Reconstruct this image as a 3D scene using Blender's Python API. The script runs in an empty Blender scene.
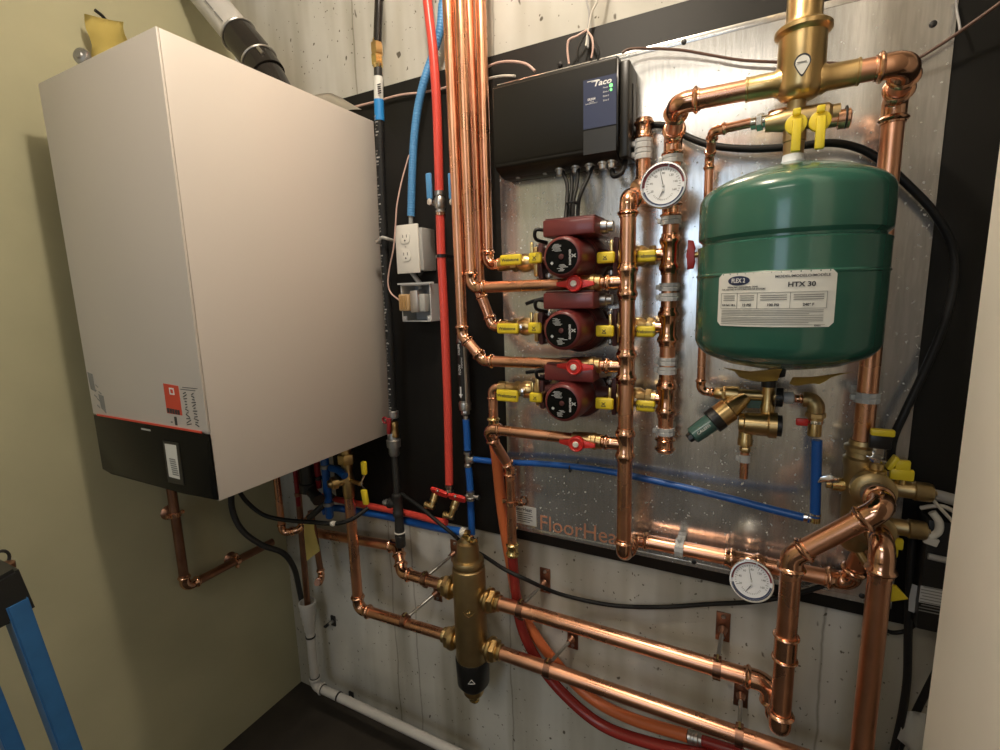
import bpy, bmesh, math, random
from mathutils import Vector, Matrix, Quaternion
random.seed(7)
S = bpy.context.scene
COL = S.collection

# ------------------------------------------------------------------ camera
F = 487.406404                      # focal length in pixels of a 1000 px wide frame
YAW, PIT, ROL = -0.481085227, -0.161627173, 0.0289845537
CAMZ = 1.487
_cy, _sy = math.cos(YAW), math.sin(YAW)
_f = Vector((_sy*math.cos(PIT), _cy*math.cos(PIT), math.sin(PIT)))
_r0 = Vector((_cy, -_sy, 0)); _d0 = _f.cross(_r0)
_r = math.cos(ROL)*_r0 + math.sin(ROL)*_d0
_d = -math.sin(ROL)*_r0 + math.cos(ROL)*_d0
cd = bpy.data.cameras.new('camera'); cam = bpy.data.objects.new('camera', cd); COL.objects.link(cam)
cd.sensor_fit = 'HORIZONTAL'; cd.sensor_width = 36.0; cd.lens = F/1000*36; cd.clip_start = 0.02
cam.matrix_world = Matrix(((_r.x, -_d.x, -_f.x, 0), (_r.y, -_d.y, -_f.y, 0), (_r.z, -_d.z, -_f.z, CAMZ), (0, 0, 0, 1)))
S.camera = cam

def _ray(px, py): return _r*((px-500)/F) + _d*((py-375)/F) + _f
def at(px, py, Y):                  # survey point: photo position + distance of its plane from the camera
    v = _ray(px, py); return v*(Y/v.y) + Vector((0, 0, CAMZ))
def roof(px, py, Y):                # the same plumb line carried up to the ceiling
    p = at(px, py, Y); return Vector((p.x, p.y, 2.719))
def onX(px, py, X):
    v = _ray(px, py); return v*(X/v.x) + Vector((0, 0, CAMZ))
def onZ(px, py, Z):
    v = _ray(px, py); return v*((Z-CAMZ)/v.z) + Vector((0, 0, CAMZ))

# ------------------------------------------------------------------ light
w = bpy.data.worlds.new('world'); S.world = w; w.use_nodes = True
w.node_tree.nodes['Background'].inputs[0].default_value = (1.0, 0.88, 0.72, 1)
w.node_tree.nodes['Background'].inputs[1].default_value = 0.06
def lamp(name, kind, loc, energy, color, **k):
    d = bpy.data.lights.new(name, kind); o = bpy.data.objects.new(name, d); COL.objects.link(o)
    o.location = loc; d.energy = energy; d.color = color
    for a, b in k.items():
        if a == 'aim': o.rotation_euler = (Vector(b)-Vector(loc)).to_track_quat('-Z', 'Y').to_euler()
        else: setattr(d, a, b)
    return o
lamp('ceiling_bulb', 'POINT', (-0.36, 0.48, 2.57), 30, (1.0, 0.88, 0.73), shadow_soft_size=0.05)
lamp('ambient_fill', 'AREA', (-0.50, -1.2, 2.66), 14, (1.0, 0.90, 0.77), shape='RECTANGLE', size=1.1, size_y=0.35, aim=(-0.50, -1.3, 0.0))  # added fill standing in for soft ambient light, no known fixture
lamp('window_daylight', 'AREA', (-0.55, -2.5, 1.85), 8, (0.58, 0.77, 1.0), shape='RECTANGLE', size=0.85, size_y=1.2, aim=(-0.45, 1.1, 1.6))
S.view_settings.view_transform = 'Standard'; S.view_settings.look = 'None'
S.view_settings.gamma = 1; S.view_settings.use_curve_mapping = False
S.view_settings.exposure = 0.0

# ------------------------------------------------------------------ materials
def mat(name, col, rough=0.5, metal=0.0, var=0.0, scale=12, bump=0.0, bscale=60, rvar=0.0, stretch=(1, 1, 1), coat=0.0, emit=None, spec=0.5, trans=0.0):
    m = bpy.data.materials.new(name); m.use_nodes = True; nt = m.node_tree; b = nt.nodes['Principled BSDF']
    b.inputs['Base Color'].default_value = (*col, 1); b.inputs['Roughness'].default_value = rough; b.inputs['Metallic'].default_value = metal
    b.inputs['Specular IOR Level'].default_value = spec
    if coat: b.inputs['Coat Weight'].default_value = coat; b.inputs['Coat Roughness'].default_value = 0.08
    if trans: b.inputs['Transmission Weight'].default_value = trans
    if emit: b.inputs['Emission Color'].default_value = (*emit[:3], 1); b.inputs['Emission Strength'].default_value = emit[3]
    tc = nt.nodes.new('ShaderNodeTexCoord'); mp = nt.nodes.new('ShaderNodeMapping'); nt.links.new(tc.outputs['Object'], mp.inputs[0])
    mp.inputs['Scale'].default_value = stretch
    if var or rvar:
        n = nt.nodes.new('ShaderNodeTexNoise'); n.inputs['Scale'].default_value = scale; n.inputs['Detail'].default_value = 5
        nt.links.new(mp.outputs[0], n.inputs['Vector'])
        if var:
            r = nt.nodes.new('ShaderNodeValToRGB'); r.color_ramp.elements[0].position = 0.3; r.color_ramp.elements[1].position = 0.72
            r.color_ramp.elements[0].color = (*[c*(1-var) for c in col], 1); r.color_ramp.elements[1].color = (*[min(1, c*(1+var)) for c in col], 1)
            nt.links.new(n.outputs['Fac'], r.inputs[0]); nt.links.new(r.outputs[0], b.inputs['Base Color'])
        if rvar:
            mr = nt.nodes.new('ShaderNodeMapRange'); mr.inputs['To Min'].default_value = rough-rvar; mr.inputs['To Max'].default_value = rough+rvar
            mr.inputs['From Min'].default_value = 0.3; mr.inputs['From Max'].default_value = 0.7
            nt.links.new(n.outputs['Fac'], mr.inputs['Value']); nt.links.new(mr.outputs[0], b.inputs['Roughness'])
    if bump:
        n2 = nt.nodes.new('ShaderNodeTexNoise'); n2.inputs['Scale'].default_value = bscale; n2.inputs['Detail'].default_value = 3
        nt.links.new(mp.outputs[0], n2.inputs['Vector'])
        bp = nt.nodes.new('ShaderNodeBump'); bp.inputs['Strength'].default_value = bump; bp.inputs['Distance'].default_value = 0.002
        nt.links.new(n2.outputs['Fac'], bp.inputs['Height']); nt.links.new(bp.outputs[0], b.inputs['Normal'])
    return m

SEAMS = (-0.585, 0.165, -0.93, -1.02)
def concrete_mat():
    m = mat('concrete', (0.47, 0.445, 0.395), 0.85); nt = m.node_tree; b = nt.nodes['Principled BSDF']; N = nt.nodes.new; L = nt.links.new
    tc = N('ShaderNodeTexCoord')
    def noise(scale, stretch=(1, 1, 1), det=6):
        mp = N('ShaderNodeMapping'); mp.inputs['Scale'].default_value = stretch; L(tc.outputs['Object'], mp.inputs[0])
        n = N('ShaderNodeTexNoise'); n.inputs['Scale'].default_value = scale; n.inputs['Detail'].default_value = det; L(mp.outputs[0], n.inputs['Vector']); return n
    def ramp(src, p0, c0, p1, c1):
        r = N('ShaderNodeValToRGB'); e = r.color_ramp.elements; e[0].position = p0; e[1].position = p1; e[0].color = (*c0, 1); e[1].color = (*c1, 1); L(src, r.inputs[0]); return r
    def mul(a, bb, f=1.0):
        x = N('ShaderNodeMix'); x.data_type = 'RGBA'; x.blend_type = 'MULTIPLY'; x.inputs[0].default_value = f; L(a, x.inputs[6]); L(bb, x.inputs[7]); return x.outputs[2]
    base = ramp(noise(2.2).outputs['Fac'], 0.3, (0.49, 0.475, 0.425), 0.7, (0.69, 0.68, 0.63))
    streak = ramp(noise(7, (1, 1, 0.10), 3).outputs['Fac'], 0.36, (0.60, 0.57, 0.50), 0.56, (1, 1, 1))
    pits = ramp(noise(42, (1, 1, 0.8), 1).outputs['Fac'], 0.225, (0.22, 0.20, 0.17), 0.265, (1, 1, 1))
    pits2 = ramp(noise(110, (1, 1, 0.8), 1).outputs['Fac'], 0.235, (0.28, 0.26, 0.22), 0.27, (1, 1, 1))
    c = mul(mul(mul(base.outputs[0], streak.outputs[0]), pits.outputs[0]), pits2.outputs[0])
    sx = N('ShaderNodeSeparateXYZ'); L(tc.outputs['Object'], sx.inputs[0])
    def math_(op, a, bb):
        x = N('ShaderNodeMath'); x.operation = op
        for i, v in enumerate((a, bb)):
            if v is None: continue
            if isinstance(v, (int, float)): x.inputs[i].default_value = v
            else: L(v, x.inputs[i])
        return x.outputs[0]
    wob = noise(9, (1, 1, 1), 4).outputs['Fac']
    for x0 in SEAMS:                      # form-board joints: thin wavering dark lines
        d_ = math_('ABSOLUTE', math_('SUBTRACT', math_('ADD', sx.outputs['X'], math_('MULTIPLY', wob, 0.02)), x0+0.01), None)
        sm = ramp(d_, 0.0008, (0.42, 0.40, 0.36), 0.0035, (1, 1, 1)); c = mul(c, sm.outputs[0], 0.8)
    L(c, b.inputs['Base Color'])
    bp = N('ShaderNodeBump'); bp.inputs['Strength'].default_value = 0.25; bp.inputs['Distance'].default_value = 0.004
    L(noise(30).outputs['Fac'], bp.inputs['Height']); L(bp.outputs[0], b.inputs['Normal'])
    return m

def panel_mat():
    m = mat('metal_sheet', (0.70, 0.69, 0.67), 0.27, 0.80); nt = m.node_tree; b = nt.nodes['Principled BSDF']; N = nt.nodes.new; L = nt.links.new
    tc = N('ShaderNodeTexCoord')
    def noise(scale, stretch, det):
        mp = N('ShaderNodeMapping'); mp.inputs['Scale'].default_value = stretch; L(tc.outputs['Object'], mp.inputs[0])
        n = N('ShaderNodeTexNoise'); n.inputs['Scale'].default_value = scale; n.inputs['Detail'].default_value = det; L(mp.outputs[0], n.inputs['Vector']); return n
    r = N('ShaderNodeValToRGB'); e = r.color_ramp.elements; e[0].position = 0.35; e[1].position = 0.65; e[0].color = (0.64, 0.63, 0.61, 1); e[1].color = (0.76, 0.755, 0.74, 1)
    L(noise(180, (1, 1, 0.12), 2).outputs['Fac'], r.inputs[0])
    # flux splashes: small pale specks, thickest low on the sheet
    sp = noise(150, (1, 1, 1), 1); sep = N('ShaderNodeSeparateXYZ'); L(tc.outputs['Object'], sep.inputs[0])
    mr = N('ShaderNodeMapRange'); mr.inputs['From Min'].default_value = 0.86; mr.inputs['From Max'].default_value = 1.35; mr.inputs['To Min'].default_value = 0.725; mr.inputs['To Max'].default_value = 0.82
    L(sep.outputs['Z'], mr.inputs['Value'])
    gt = N('ShaderNodeMath'); gt.operation = 'GREATER_THAN'; L(sp.outputs['Fac'], gt.inputs[0]); L(mr.outputs[0], gt.inputs[1])
    mx = N('ShaderNodeMix'); mx.data_type = 'RGBA'; L(gt.outputs[0], mx.inputs[0]); L(r.outputs[0], mx.inputs[6]); mx.inputs[7].default_value = (0.85, 0.84, 0.80, 1)
    L(mx.outputs[2], b.inputs['Base Color'])
    mm = N('ShaderNodeMath'); mm.operation = 'MULTIPLY_ADD'; L(gt.outputs[0], mm.inputs[0]); mm.inputs[1].default_value = -0.78; mm.inputs[2].default_value = 0.80; L(mm.outputs[0], b.inputs['Metallic'])
    rr = N('ShaderNodeMapRange'); rr.inputs['To Min'].default_value = 0.16; rr.inputs['To Max'].default_value = 0.25; L(noise(5, (1, 1, 1), 4).outputs['Fac'], rr.inputs['Value']); L(rr.outputs[0], b.inputs['Roughness'])
    bp = N('ShaderNodeBump'); bp.inputs['Strength'].default_value = 0.05; bp.inputs['Distance'].default_value = 0.001
    L(noise(400, (1, 1, 0.05), 2).outputs['Fac'], bp.inputs['Height']); L(bp.outputs[0], b.inputs['Normal'])
    return m

COPPER = mat('copper', (0.80, 0.415, 0.26), 0.29, 1.0, var=0.16, scale=9, rvar=0.07, bump=0.04, bscale=30)
COPPERF = mat('copper_fitting', (0.82, 0.46, 0.30), 0.17, 1.0, var=0.16, scale=25, rvar=0.06, bump=0.10, bscale=60)
COPPERD = mat('tarnished_copper', (0.34, 0.18, 0.12), 0.38, 1.0, var=0.25, scale=14, rvar=0.08)
BRASS = mat('brass', (0.66, 0.47, 0.22), 0.30, 1.0, var=0.12, scale=25, bump=0.08, bscale=140)
BRASSD = mat('cast_brass', (0.46, 0.34, 0.17), 0.40, 0.95, var=0.12, scale=25, bump=0.12, bscale=160)
BRASSB = mat('bright_brass', (0.85, 0.66, 0.30), 0.20, 1.0)
CHROME = mat('chrome', (0.80, 0.79, 0.77), 0.15, 1.0)
STEEL = mat('zinc_steel', (0.55, 0.54, 0.52), 0.35, 1.0, var=0.1)
GALV = mat('galvanized_iron', (0.36, 0.36, 0.36), 0.42, 0.9, var=0.15, scale=40)
IRON = mat('black_iron', (0.035, 0.034, 0.033), 0.45, 0.3)
RED = mat('red_plastic', (0.62, 0.03, 0.025), 0.35)
REDD = mat('dark_red_plastic', (0.25, 0.015, 0.02), 0.35)
YELLOW = mat('yellow_plastic', (0.80, 0.62, 0.03), 0.38)
PUMPRED = mat('pump_red_paint', (0.145, 0.022, 0.022), 0.38, coat=0.25)
PUMPDARK = mat('cast_iron_red', (0.085, 0.022, 0.020), 0.5, bump=0.15, bscale=120)
BLACKP = mat('black_plastic', (0.012, 0.012, 0.012), 0.35)
CTRL = mat('controller_black', (0.014, 0.012, 0.009), 0.33, bump=0.05, bscale=300, spec=0.4)
RUBBER = mat('black_rubber', (0.012, 0.012, 0.012), 0.5, spec=0.3)
RUBBERG = mat('shiny_black_rubber', (0.02, 0.017, 0.015), 0.18)
BLUEPEX = mat('blue_pex', (0.012, 0.105, 0.42), 0.33)
REDPEX = mat('red_pex', (0.72, 0.075, 0.055), 0.33)
ORPEX = mat('orange_pex', (0.62, 0.155, 0.05), 0.38)
MARPEX = mat('maroon_pex', (0.30, 0.03, 0.025), 0.25)
ENT = mat('blue_conduit', (0.09, 0.30, 0.60), 0.42)
BOARD = mat('black_painted_board', (0.0105, 0.0100, 0.0090), 0.55, var=0.2, scale=6, bump=0.06, bscale=50, spec=0.3)
PANEL = panel_mat()
CONC = concrete_mat()
GREEN = mat('olive_wall_paint', (0.43, 0.41, 0.265), 0.75, var=0.07, scale=5, bump=0.12, bscale=45)
PLASTER = mat('cream_plaster', (0.82, 0.78, 0.70), 0.5, var=0.04, scale=4, bump=0.04, bscale=25)
PALE = mat('pale_painted_wall', (0.90, 0.87, 0.80), 0.42, var=0.05, scale=5, bump=0.04, bscale=25)
CEIL = mat('ceiling_board', (0.62, 0.57, 0.48), 0.8, var=0.05)
FLOOR = mat('dark_floor', (0.028, 0.022, 0.016), 0.75, var=0.4, scale=8, bump=0.3, bscale=40)
WHITE = mat('white_enamel', (0.63, 0.575, 0.525), 0.33, bump=0.015, bscale=250)
GLOSSB = mat('gloss_black', (0.006, 0.006, 0.0055), 0.22, spec=0.10)
WPLAS = mat('white_plastic', (0.74, 0.72, 0.66), 0.4)
PVC = mat('white_pvc', (0.58, 0.565, 0.54), 0.38, var=0.04)
GREYP = mat('grey_plastic', (0.52, 0.53, 0.53), 0.4)
GREYD = mat('grey_box_plastic', (0.40, 0.40, 0.38), 0.45)
TANK = mat('green_enamel', (0.030, 0.128, 0.092), 0.22, coat=0.5, bump=0.02, bscale=30)
LABEL = mat('label_paper', (0.72, 0.72, 0.68), 0.4)
INK = mat('black_ink', (0.03, 0.03, 0.035), 0.5)
GINK = mat('grey_ink', (0.22, 0.22, 0.21), 0.5)
WINK = mat('white_ink', (0.80, 0.80, 0.80), 0.5)
OINK = mat('orange_ink', (0.66, 0.30, 0.18), 0.45)
RINK = mat('red_ink', (0.62, 0.06, 0.03), 0.45)
NAVY = mat('navy_label', (0.022, 0.032, 0.085), 0.35)
BTAPE = mat('blue_tape', (0.02, 0.24, 0.62), 0.4)
LADDER = mat('blue_fibreglass', (0.03, 0.14, 0.36), 0.45, var=0.1, scale=30)
GOLDP = mat('gold_paper', (0.72, 0.50, 0.12), 0.4, var=0.1)
YELP = mat('yellow_paper', (0.90, 0.74, 0.26), 0.55, var=0.06)
TEAL = mat('teal_bonnet', (0.045, 0.115, 0.10), 0.2, coat=0.4)
LED = mat('green_led', (0.1, 0.9, 0.2), 0.4, emit=(0.25, 1.0, 0.25, 1.6))
TAN = mat('tan_winding', (0.50, 0.33, 0.16), 0.55)
PINKW = mat('pale_pink_wire', (0.62, 0.42, 0.36), 0.45)
BROWNW = mat('brown_wire', (0.13, 0.07, 0.05), 0.45)
WHITEW = mat('white_wire', (0.66, 0.62, 0.55), 0.45)
GREYW = mat('grey_wire', (0.38, 0.37, 0.36), 0.45)
DIAL = mat('gauge_dial', (0.78, 0.80, 0.83), 0.4)
TEFLON = mat('ptfe_tape', (0.72, 0.76, 0.80), 0.5, bump=0.3, bscale=200)

# ------------------------------------------------------------------ mesh helpers
def frames(pts):
    n = len(pts); tg = []
    for i in range(n):
        a = pts[max(i-1, 0)]; b = pts[min(i+1, n-1)]; t = (b-a)
        if t.length < 1e-9: t = tg[-1] if tg else Vector((0, 0, 1))
        tg.append(t.normalized())
    up = Vector((0, 0, 1)) if abs(tg[0].z) < 0.9 else Vector((1, 0, 0))
    u = (up - tg[0]*up.dot(tg[0])).normalized(); out = []
    for i in range(n):
        if i:
            q = tg[i-1].rotation_difference(tg[i]); u = q @ u
            u = (u - tg[i]*u.dot(tg[i])).normalized()
        out.append((tg[i], u, tg[i].cross(u)))
    return out
class MB:
    def __init__(s): s.bm = bmesh.new()
    def sweep(s, pts, radii, segs=18, cap=True, sharp=False):
        pts = [Vector(p) for p in pts]
        if not isinstance(radii, (list, tuple)): radii = [radii]*len(pts)
        fr = frames(pts); rings = []
        # tangents for coincident profile points are taken from neighbours, so lathe-like steps stay clean
        for p, r, (t, u, v) in zip(pts, radii, fr):
            rings.append([s.bm.verts.new(p + (u*math.cos(2*math.pi*k/segs) + v*math.sin(2*math.pi*k/segs))*r) for k in range(segs)])
        for a, b in zip(rings, rings[1:]):
            for k in range(segs):
                s.bm.faces.new((a[k], a[(k+1) % segs], b[(k+1) % segs], b[k]))
        if cap: s.bm.faces.new(rings[0][::-1]); s.bm.faces.new(rings[-1])
        return s
    def lathe(s, o, axis, prof, segs=32, ref=None):        # prof: (distance along axis, radius)
        o = Vector(o); axis = Vector(axis).normalized()
        up = Vector(ref) if ref else (Vector((0, 0, 1)) if abs(axis.z) < 0.9 else Vector((1, 0, 0)))
        u = (up - axis*up.dot(axis)).normalized(); v = axis.cross(u); rings = []
        for h, r in prof:
            rings.append([s.bm.verts.new(o + axis*h + (u*math.cos(2*math.pi*k/segs) + v*math.sin(2*math.pi*k/segs))*max(r, 1e-5)) for k in range(segs)])
        for a, b in zip(rings, rings[1:]):
            for k in range(segs):
                s.bm.faces.new((a[k], a[(k+1) % segs], b[(k+1) % segs], b[k]))
        s.bm.faces.new(rings[0][::-1]); s.bm.faces.new(rings[-1])
        return s
    def box(s, c, sz, rot=None, bev=0.0, bseg=2):
        M = Matrix.Translation(Vector(c)) @ (rot.to_4x4() if rot is not None else Matrix.Identity(4)) @ Matrix.Diagonal((*sz, 1))
        g = bmesh.ops.create_cube(s.bm, size=1.0, matrix=M); vs = g['verts']
        if bev:
            es = {e for v in vs for e in v.link_edges}
            bmesh.ops.bevel(s.bm, geom=list(es), offset=bev, segments=bseg, affect='EDGES', profile=0.5)
        return s
    def prism(s, poly, o, u, v, depth, bev=0.0):           # 2D outline in (u,v) at o, extruded along u x v by depth
        o = Vector(o); u = Vector(u).normalized(); v = Vector(v).normalized(); n = u.cross(v).normalized()
        a = [s.bm.verts.new(o + u*x + v*y) for x, y in poly]; b = [s.bm.verts.new(o + u*x + v*y + n*depth) for x, y in poly]; k = len(poly)
        f = [s.bm.faces.new(a[::-1]), s.bm.faces.new(b)]
        for i in range(k): s.bm.faces.new((a[i], a[(i+1) % k], b[(i+1) % k], b[i]))
        if bev:
            bmesh.ops.bevel(s.bm, geom=list(f[0].edges)+list(f[1].edges), offset=bev, segments=2, affect='EDGES', profile=0.5)
        return s
    def torus(s, o, axis, R, r, n=32, m=8, a0=0, a1=2*math.pi, ref=None):
        o = Vector(o); axis = Vector(axis).normalized(); up = Vector(ref) if ref else (Vector((0, 0, 1)) if abs(axis.z) < 0.9 else Vector((1, 0, 0)))
        u = (up - axis*up.dot(axis)).normalized(); v = axis.cross(u)
        pts = [o + (u*math.cos(a0+(a1-a0)*i/n) + v*math.sin(a0+(a1-a0)*i/n))*R for i in range(n+1)]
        return s.sweep(pts, r, m)
    def build(s, name, m, parent=None, ang=38):
        bm = s.bm; bmesh.ops.recalc_face_normals(bm, faces=bm.faces)
        me = bpy.data.meshes.new(name)
        for f in bm.faces: f.smooth = True
        for e in bm.edges:
            if len(e.link_faces) == 2 and e.calc_face_angle(0) > math.radians(ang): e.smooth = False
        bm.to_mesh(me); bm.free(); me.materials.append(m)
        o = bpy.data.objects.new(name, me); COL.objects.link(o)
        if parent is not None: adopt(o, parent)
        return o
def wloc(o):
    p = Vector(o.location)
    while o.parent is not None: o = o.parent; p = p + Vector(o.location)
    return p
def adopt(o, parent):
    o.parent = parent
    if o.type == 'MESH': o.data.transform(Matrix.Translation(-wloc(parent)))
def tag(o, label, cat, group=None):
    o['label'] = label; o['category'] = cat
    if group: o['group'] = group
    return o
def thing(name, label, cat, loc, group=None):
    o = bpy.data.objects.new(name, None); COL.objects.link(o); o.location = Vector(loc); o.empty_display_size = 0.02
    return tag(o, label, cat, group)
def struct(o): o['kind'] = 'structure'; return o
def text(name, body, h, pos, right, up, m, parent, ext=0.0003, align='CENTER', shear=0.0, bold=0.0, wrap=None, space=1.0, sx=1.0):
    c = bpy.data.curves.new('t', 'FONT'); c.body = body; c.size = h*1.38; c.align_x = align; c.align_y = 'CENTER'; c.extrude = ext; c.shear = shear
    c.offset = bold*h; c.space_character = space; c.resolution_u = 3
    to = bpy.data.objects.new('t', c); COL.objects.link(to)
    dg = bpy.context.evaluated_depsgraph_get(); me = bpy.data.meshes.new_from_object(to.evaluated_get(dg)); me.name = name
    bpy.data.objects.remove(to); bpy.data.curves.remove(c)
    r = Vector(right).normalized(); u = Vector(up).normalized(); n = r.cross(u); pos = Vector(pos) if pos is not None else None
    for v in me.vertices:
        x, y, z = v.co; x *= sx
        v.co = wrap(x, y, z) if wrap else pos + r*x + u*y + n*z
    me.materials.clear(); me.materials.append(m)
    o = bpy.data.objects.new(name, me); COL.objects.link(o)
    if parent is not None: adopt(o, parent)
    return o
X, Y_, Z = Vector((1, 0, 0)), Vector((0, 1, 0)), Vector((0, 0, 1))
def rotmat(xa, za):
    xa = Vector(xa).normalized(); za = Vector(za); za = (za - xa*za.dot(xa)).normalized(); ya = za.cross(xa)
    return Matrix((xa, ya, za)).transposed()
def hexprof(mb, o, axis, L, R, segs=6): return mb.lathe(o, axis, [(0, R*0.92), (L*0.12, R), (L*0.88, R), (L, R*0.92)], segs)

# ---- pipework
SLEEVE = [(0.0, 1.02), (0.02, 1.13), (0.16, 1.13), (0.24, 1.30), (0.36, 1.38), (0.48, 1.30), (0.58, 1.12), (1.0, 1.11)]
def elbow(parent, p0, c, p1, r, m=COPPERF, bend=1.5, sl=1.7, name='elbow'):
    d1 = (c-p0).normalized(); d2 = (p1-c).normalized(); th = d1.angle(d2)
    if th < 0.05: return 0.0
    rb = bend*r; tl = rb*math.tan(th/2); s = sl*r
    leg = tl + s; pts = []; rad = []
    for t, k in SLEEVE: pts.append(c - d1*(leg - s*t)); rad.append(k*r)
    n = max(4, int(th/0.14)); ax = d1.cross(d2).normalized(); ctr = c - d1*tl + ax.cross(d1).normalized()*rb; v0 = (c - d1*tl) - ctr
    for i in range(1, n): pts.append(ctr + Quaternion(ax, th*i/n) @ v0); rad.append(1.11*r)
    for t, k in reversed(SLEEVE): pts.append(c + d2*(leg - s*t)); rad.append(k*r)
    MB().sweep(pts, rad, 22).build(name, m, parent, 50)
    return tl
def coupling(parent, c, d, r, half=2.1, m=COPPERF, name='coupling'):
    c = Vector(c); d = Vector(d).normalized(); s = half*r
    prof = [(-s+s*t, k*r) for t, k in SLEEVE] + [(s-s*t, k*r) for t, k in reversed(SLEEVE)]
    return MB().lathe(c, d, prof, 22).build(name, m, parent, 50)
def tee(parent, c, d, bd, r, rb=None, half=2.4, blen=2.6, m=COPPERF):
    c = Vector(c); d = Vector(d).normalized(); bd = Vector(bd).normalized(); rb = rb or r; s = half*r; L = blen*rb + r
    mb = MB().lathe(c, d, [(-s+s*t, k*r) for t, k in SLEEVE] + [(s-s*t, k*r) for t, k in reversed(SLEEVE)], 22)
    sl = 1.7*rb
    mb.lathe(c, bd, [(0, 1.11*rb)] + [(L-sl*t, k*rb) for t, k in reversed(SLEEVE)], 18)
    return mb.build('tee', m, parent, 50)
def pipe(name, label, cat, pts, r, m=COPPER, fm=COPPERF, group=None, bend=1.5, parent=None, sl=1.7, trim=(0, 0), tube='tube'):
    pts = [Vector(p) for p in pts]
    t = parent or thing(name, label, cat, pts[-1] if pts[-1].z < pts[0].z else pts[0], group)
    cut = [0.0]*len(pts)
    for i in range(1, len(pts)-1): cut[i] = elbow(t, pts[i-1], pts[i], pts[i+1], r, fm, bend, sl)
    for i in range(len(pts)-1):
        d = (pts[i+1]-pts[i]).normalized(); a = pts[i] + d*(cut[i]); b = pts[i+1] - d*(cut[i+1])
        if (b-a).dot(d) > 0.001: MB().sweep([a, b], r, 22).build(tube, m, t)
    return t
def smooth(pts, n=8):
    P = [Vector(p) for p in pts]; P = [P[0]*2-P[1]] + P + [P[-1]*2-P[-2]]; out = []
    for i in range(1, len(P)-2):
        a, b, c, d = P[i-1], P[i], P[i+1], P[i+2]
        for k in range(n):
            t = k/n; out.append(0.5*((2*b) + (c-a)*t + (2*a-5*b+4*c-d)*t*t + (3*b-3*c+d-a)*t**3))
    out.append(P[-2]); return out
def PX(L): return [at(*p) for p in L]
def hose(name, label, cat, px, r, m, group=None, parent=None, segs=12, n=8, raw=False):
    pts = smooth(px if raw else PX(px), n); mb = MB().sweep(pts, r, segs)
    if parent is not None: return mb.build(name, m, parent)
    o = mb.build(name, m); return tag(o, label, cat, group)
def ribbed(pts, r, pitch, depth, m, name, parent=None, segs=14):
    L = [0.0]
    for a, b in zip(pts, pts[1:]): L.append(L[-1]+(b-a).length)
    n = int(L[-1]/pitch*4); P = []; R = []; j = 0
    for i in range(n+1):
        s = L[-1]*i/n
        while j < len(L)-2 and L[j+1] < s: j += 1
        t = (s-L[j])/max(1e-9, L[j+1]-L[j]); P.append(pts[j].lerp(pts[j+1], t)); R.append(r*(1 - depth*(1 if i % 4 in (0,) else 0)))
    return MB().sweep(P, R, segs).build(name, m, parent, 80)
def clampband(name, label, p, d, r, wall, w=0.018, m=GREYP, group='grey plastic pipe clamps'):
    """snap-on clamp: ribbed band round a pipe, with a foot that reaches back to the board"""
    p = Vector(p); d = Vector(d).normalized(); t = thing(name, label, 'clamp', (p.x, wall, p.z), group)
    MB().lathe(p, d, [(-w/2, r*1.05), (-w/2, r*1.26), (-w*0.1, r*1.26), (-w*0.04, r*1.20), (w*0.04, r*1.20), (w*0.1, r*1.26), (w/2, r*1.26), (w/2, r*1.05)], 12).build('band', m, t, 20)
    side = d.cross(Y_).normalized()
    MB().box((p.x, (p.y+r*1.1+wall)/2, p.z), (abs(side.x)*r*1.7+abs(d.x)*w, max(0.004, wall-p.y-r*1.1), abs(side.z)*r*1.7+abs(d.z)*w), bev=0.002).build('foot', m, t)
    MB().box(p + side*(r*1.35) - Y_*r*0.3, (0.008, 0.012, 0.010), bev=0.002).build('latch', m, t)
    return t
WB = 1.12                                   # board face
WC = 1.14                                   # concrete face
WP = 1.117                                  # metal sheet face

# ================================================================== the room
def slab(name, lo, hi, m, bev=0.0):
    lo = Vector(lo); hi = Vector(hi); o = MB().box((lo+hi)/2, hi-lo, bev=bev).build(name, m); return struct(o)
LX = -1.523
slab('floor', (-1.75, -2.6, -0.08), (1.6, 1.30, 0), FLOOR)
slab('ceiling', (-1.75, -2.6, 2.72), (1.6, 1.30, 2.80), CEIL)
slab('wall_back', (-1.75, WC, 0), (1.6, 1.30, 2.72), CONC)
slab('wall_left', (-1.66, -2.6, 0), (LX, WC, 2.72), GREEN)
slab('wall_front', (-1.75, -2.75, 0), (1.6, -2.6, 2.72), PLASTER)
slab('wall_side', (1.6, -2.75, 0), (1.75, 1.30, 2.72), PLASTER)
slab('wall_right', (0.2085, 0.42, 0), (0.62, 0.70, 2.72), PALE, bev=0.014)

# mounting board and metal sheet
b = MB().box(((-1.22+0.80)/2, (WB+WC)/2, (0.829+2.048)/2), (2.02, WC-WB, 2.048-0.829), bev=0.001).build('mounting_board', BOARD)
tag(b, 'large black painted plywood board fixed to the concrete wall behind the pipework', 'board')
t = thing('metal_sheet', 'shiny bare metal sheet with orange lettering, screwed to the black board', 'metal sheet', (-0.15, WB, 0.858))
MB().box(((-0.568+0.2675)/2, (WP+WB)/2, (0.858+1.981)/2), (0.8355, WB-WP, 1.981-0.858)).build('sheet', PANEL, t)
MB().box(((-0.568+0.2675)/2, WP-0.0004, 1.9755), (0.8355, 0.0012, 0.0115), bev=0.0004).build('hem', PANEL, t)
MB().box(((-0.568+0.2675)/2, WP-0.0004, 0.8640), (0.8355, 0.0012, 0.0115), bev=0.0004).build('hem', PANEL, t)
for p in ((684, 42), (694, 562), (560, 64), (862, 596), (933, 24)):
    q = at(*p, WP); MB().lathe((q.x, WP, q.z), (0, -1, 0), [(0, 0.0055), (0.0015, 0.0052), (0.003, 0.003)], 12).build('screw', IRON, t)
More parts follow.
